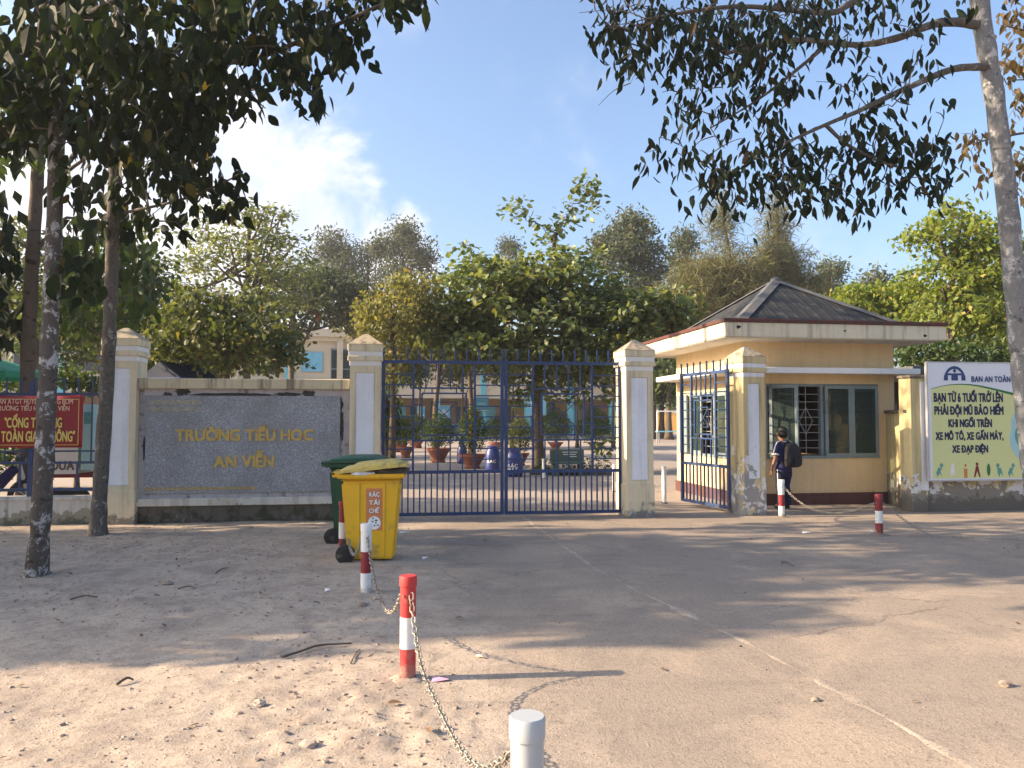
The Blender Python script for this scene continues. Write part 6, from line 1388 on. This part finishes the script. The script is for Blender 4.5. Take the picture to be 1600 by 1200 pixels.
# ------------------------------------------------------------------ litter, stones, twigs
def gz(x, y): return max(float(dirt_z(np.array([x]), np.array([y]))[0]), float(drive_z(np.array([x]), np.array([y]))[0]))
def scatter(name, label, cat, n_, xr, yr, rmin, rmax, mat, seed, cond=None, p=2.5, sq=.6):
    rg = np.random.default_rng(seed); m = MB(); done = 0
    base = [(-1,-.3,-.6),(.2,-1,-.5),(1,.1,-.5),(.1,1,-.6),(-.6,.3,.6),(.3,-.4,.9),(.6,.5,.5)]
    hull = [(0,1,5),(1,2,5),(2,6,5),(2,3,6),(3,4,6),(3,0,4),(0,5,4),(4,5,6),(0,3,2,1)]
    while done < n_:
        x, y = rg.uniform(*xr), rg.uniform(*yr)
        if cond and not cond(x, y, rg): continue
        r = rmin+(rmax-rmin)*rg.random()**p; a = rg.uniform(0, 6.28); z = gz(x, y)+r*sq*.02; ca, sa = math.cos(a), math.sin(a)
        m.add([(x+r*(q[0]*ca-q[1]*sa)*(1+.4*rg.random()), y+r*(q[0]*sa+q[1]*ca), z+r*q[2]*sq) for q in base], hull); done += 1
    o = stuff(m.build(name, mat)); return tag(o, label, cat)
m_stone = M('verge_stone', (.33,.28,.24), .9, .35, 25, .003, 90); m_clod = M('earth_clod', (.26,.205,.165), .95, .3, 25, .004, 90)
onv = lambda x, y, rg: edge_d(x, y) + .6*(rg.random()-.5) < .05
clus = lambda x, y: float(fbm(np.array([x*.8+3]), np.array([y*.8]), 3, 9)[0])
onv = lambda x, y, rg: edge_d(x, y) + .6*(rg.random()-.5) < .15 and rg.random() < .10+2.6*max(0, clus(x, y)+.06)+(.55 if (y < 5.0 and x > -1.6) else 0)
scatter('gravel', 'small loose stones strewn over the dirt verge', 'gravel', 2400, (-7, .9), (2.0, 10.5), .002, .013, m_stone, 1, onv, 3)
scatter('earth_crumbs', 'brown crumbs of earth strewn over the dirt verge', 'earth', 6500, (-7, .9), (2.0, 11), .0025, .020, m_clod, 2, onv, 4)
scatter('grit', 'scattered grit lying on the dusty driveway', 'grit', 420, (-1, 9), (2.4, 12), .003, .010, m_clod, 3, lambda x, y, rg: edge_d(x, y) > 0, 3)
for i, (px, py, r, lb) in enumerate(((405, 1105, .030, 'dark stone lying low left on the sunlit dirt'), (483, 1172, .034, 'pale angular stone near the bottom of the dirt verge'), (262, 916, .04, 'brown clod of earth before the name wall'), (588, 939, .03, 'grey stone beside the foot of the white and red bollard'),
                               (566, 950, .032, 'dark clod in front of the white and red bollard'), (1571, 1072, .035, 'dark stone on the driveway near right edge'), (1274, 1095, .02, 'small black stone in the middle of sunlit driveway'), (697, 1141, .022, 'pale stone beside the low part of the nearest chain'))):
    g = G(px, py); o = blob((0,0,r*.35), r, 20+i, 2, .22, (1.2, .9, .6)).build('stone', m_clod if i in (2, 4, 5, 6) else m_stone); o.location = (g.x, g.y, gz(g.x, g.y)); tag(o, lb, 'stone')
def stick(label, a, b_, r, bend=.03):
    pa, pb = G(*a), G(*b_); pa.z = gz(pa.x, pa.y)+r; pb.z = gz(pb.x, pb.y)+r*1.2; mid = (pa+pb)/2+Vector((0, bend, .006+r)); q = smooth_path([pa, pa.lerp(mid, .5)+Vector((0, -bend*.4, .004)), mid, pb], 4)
    o = MB().tube([p_-pa for p_ in q], list(np.linspace(r, r*.6, len(q))), 6, jit=.35).build('stick', m_twig, None, smooth=True); o.location = pa; tag(o, label, 'stick')
stick('long bent brown stick lying across the sunlit dirt', (441, 1031), (549, 1011), .009, .05); stick('short dark stick on the dirt at left', (182, 1078), (208, 1071), .009)
stick('thin pale stick on shaded dirt left of the middle', (110, 940), (152, 938), .008); stick('thin dark twig on shaded dirt before the plaque', (278, 925), (306, 925), .007); stick('pale forked twig in the shade left of the bins', (337, 899), (356, 891), .007)
stick('small dark twig on the far driveway', (1221, 880), (1240, 886), .008); stick('curved twig on the verge near the big bent stick', (548, 1042), (562, 1020), .005)
def scrap(label, px, py, w_, d_, mat, rot=0, name='litter', cat='litter'):
    g = G(px, py); o = MB(); o.add([(-w_/2,-d_/2,.0),(w_/2,-d_/2*.8,.012),(w_/2*.8,d_/2,.006),(-w_/2*.9,d_/2,.018),(0,0,.020)], [(0,1,4),(1,2,4),(2,3,4),(3,0,4)]); o = o.build(name, mat); o.location = (g.x, g.y, gz(g.x, g.y)+.002); o.rotation_euler = (0,0,rot)
    o.modifiers.new('s', 'SOLIDIFY').thickness = .002; tag(o, label, cat)
m_pink = M('pink_paper', (.52,.30,.42), .7, .1)
scrap('crumpled pink paper at the foot of the bright red bollard', 688, 1064, .10, .05, m_pink, .1); scrap('white scrap on the driveway right of the yellow bin', 664, 873, .07, .04, m_paper, .7); scrap('thin white scrap on the driveway below gate', 632, 833, .14, .03, m_paper, .2)
scrap('white scrap beside the foot of chipped red bollard', 1362, 831, .07, .05, m_paper, 1.0); scrap('small white scrap on dirt left of bins', 512, 927, .05, .03, m_paper, .3); scrap('pale scrap on driveway in front of side pillar', 1260, 833, .12, .04, m_paper, .2); scrap('yellowed straw on the driveway beside the red bollard shadow', 750, 1028, .07, .02, m_letter_c, 2.4)
rg = np.random.default_rng(77); N = 520
px_ = rg.uniform(-7, 10, N); py_ = rg.uniform(2.6, 11.2, N); pos = np.array([(x, y, gz(x, y)+.012) for x, y in zip(px_, py_)])
keep = (rg.random(N) < np.where(edge_d(px_, py_) < 0, .9, .22)) ; pos = pos[keep]; n_ = len(pos)
ax = unit(np.stack([rg.normal(size=n_), rg.normal(size=n_), rg.normal(size=n_)*.12], 1)); nr = unit(np.stack([rg.normal(size=n_)*.3, rg.normal(size=n_)*.3, np.ones(n_)], 1))
o = leaf_mesh('fallen_leaves', pos, ax, nr, rg.uniform(.02, .075, n_), leafmat('fallen_leaf', (.10,.06,.035), (.22,.14,.08), (.36,.28,.18), .1, .8), None, LEAF_A, .4); tag(o, 'dry brown fallen leaves strewn on dirt and driveway', 'leaves')
print('objects', len(bpy.data.objects), 'tris', sum(len(o.data.polygons) for o in bpy.data.objects if o.type == 'MESH'))

# ------------------------------------------------------------------ thin afternoon haze
m = bpy.data.materials.new('thin_haze'); m.use_nodes = True; m.node_tree.nodes.clear(); n = NT(m.node_tree)
pv = n.add('ShaderNodeVolumePrincipled', _Color=(.92, .94, 1.0), _Density=.0008, _Anisotropy=.3)
n.add('ShaderNodeOutputMaterial', _Volume=pv.outputs[0])
hz = stuff(MB().b2(-905, 905, -405, 1405, -1.1, 22).build('haze', m)); tag(hz, 'thin pale afternoon haze hanging over the whole school yard', 'haze')
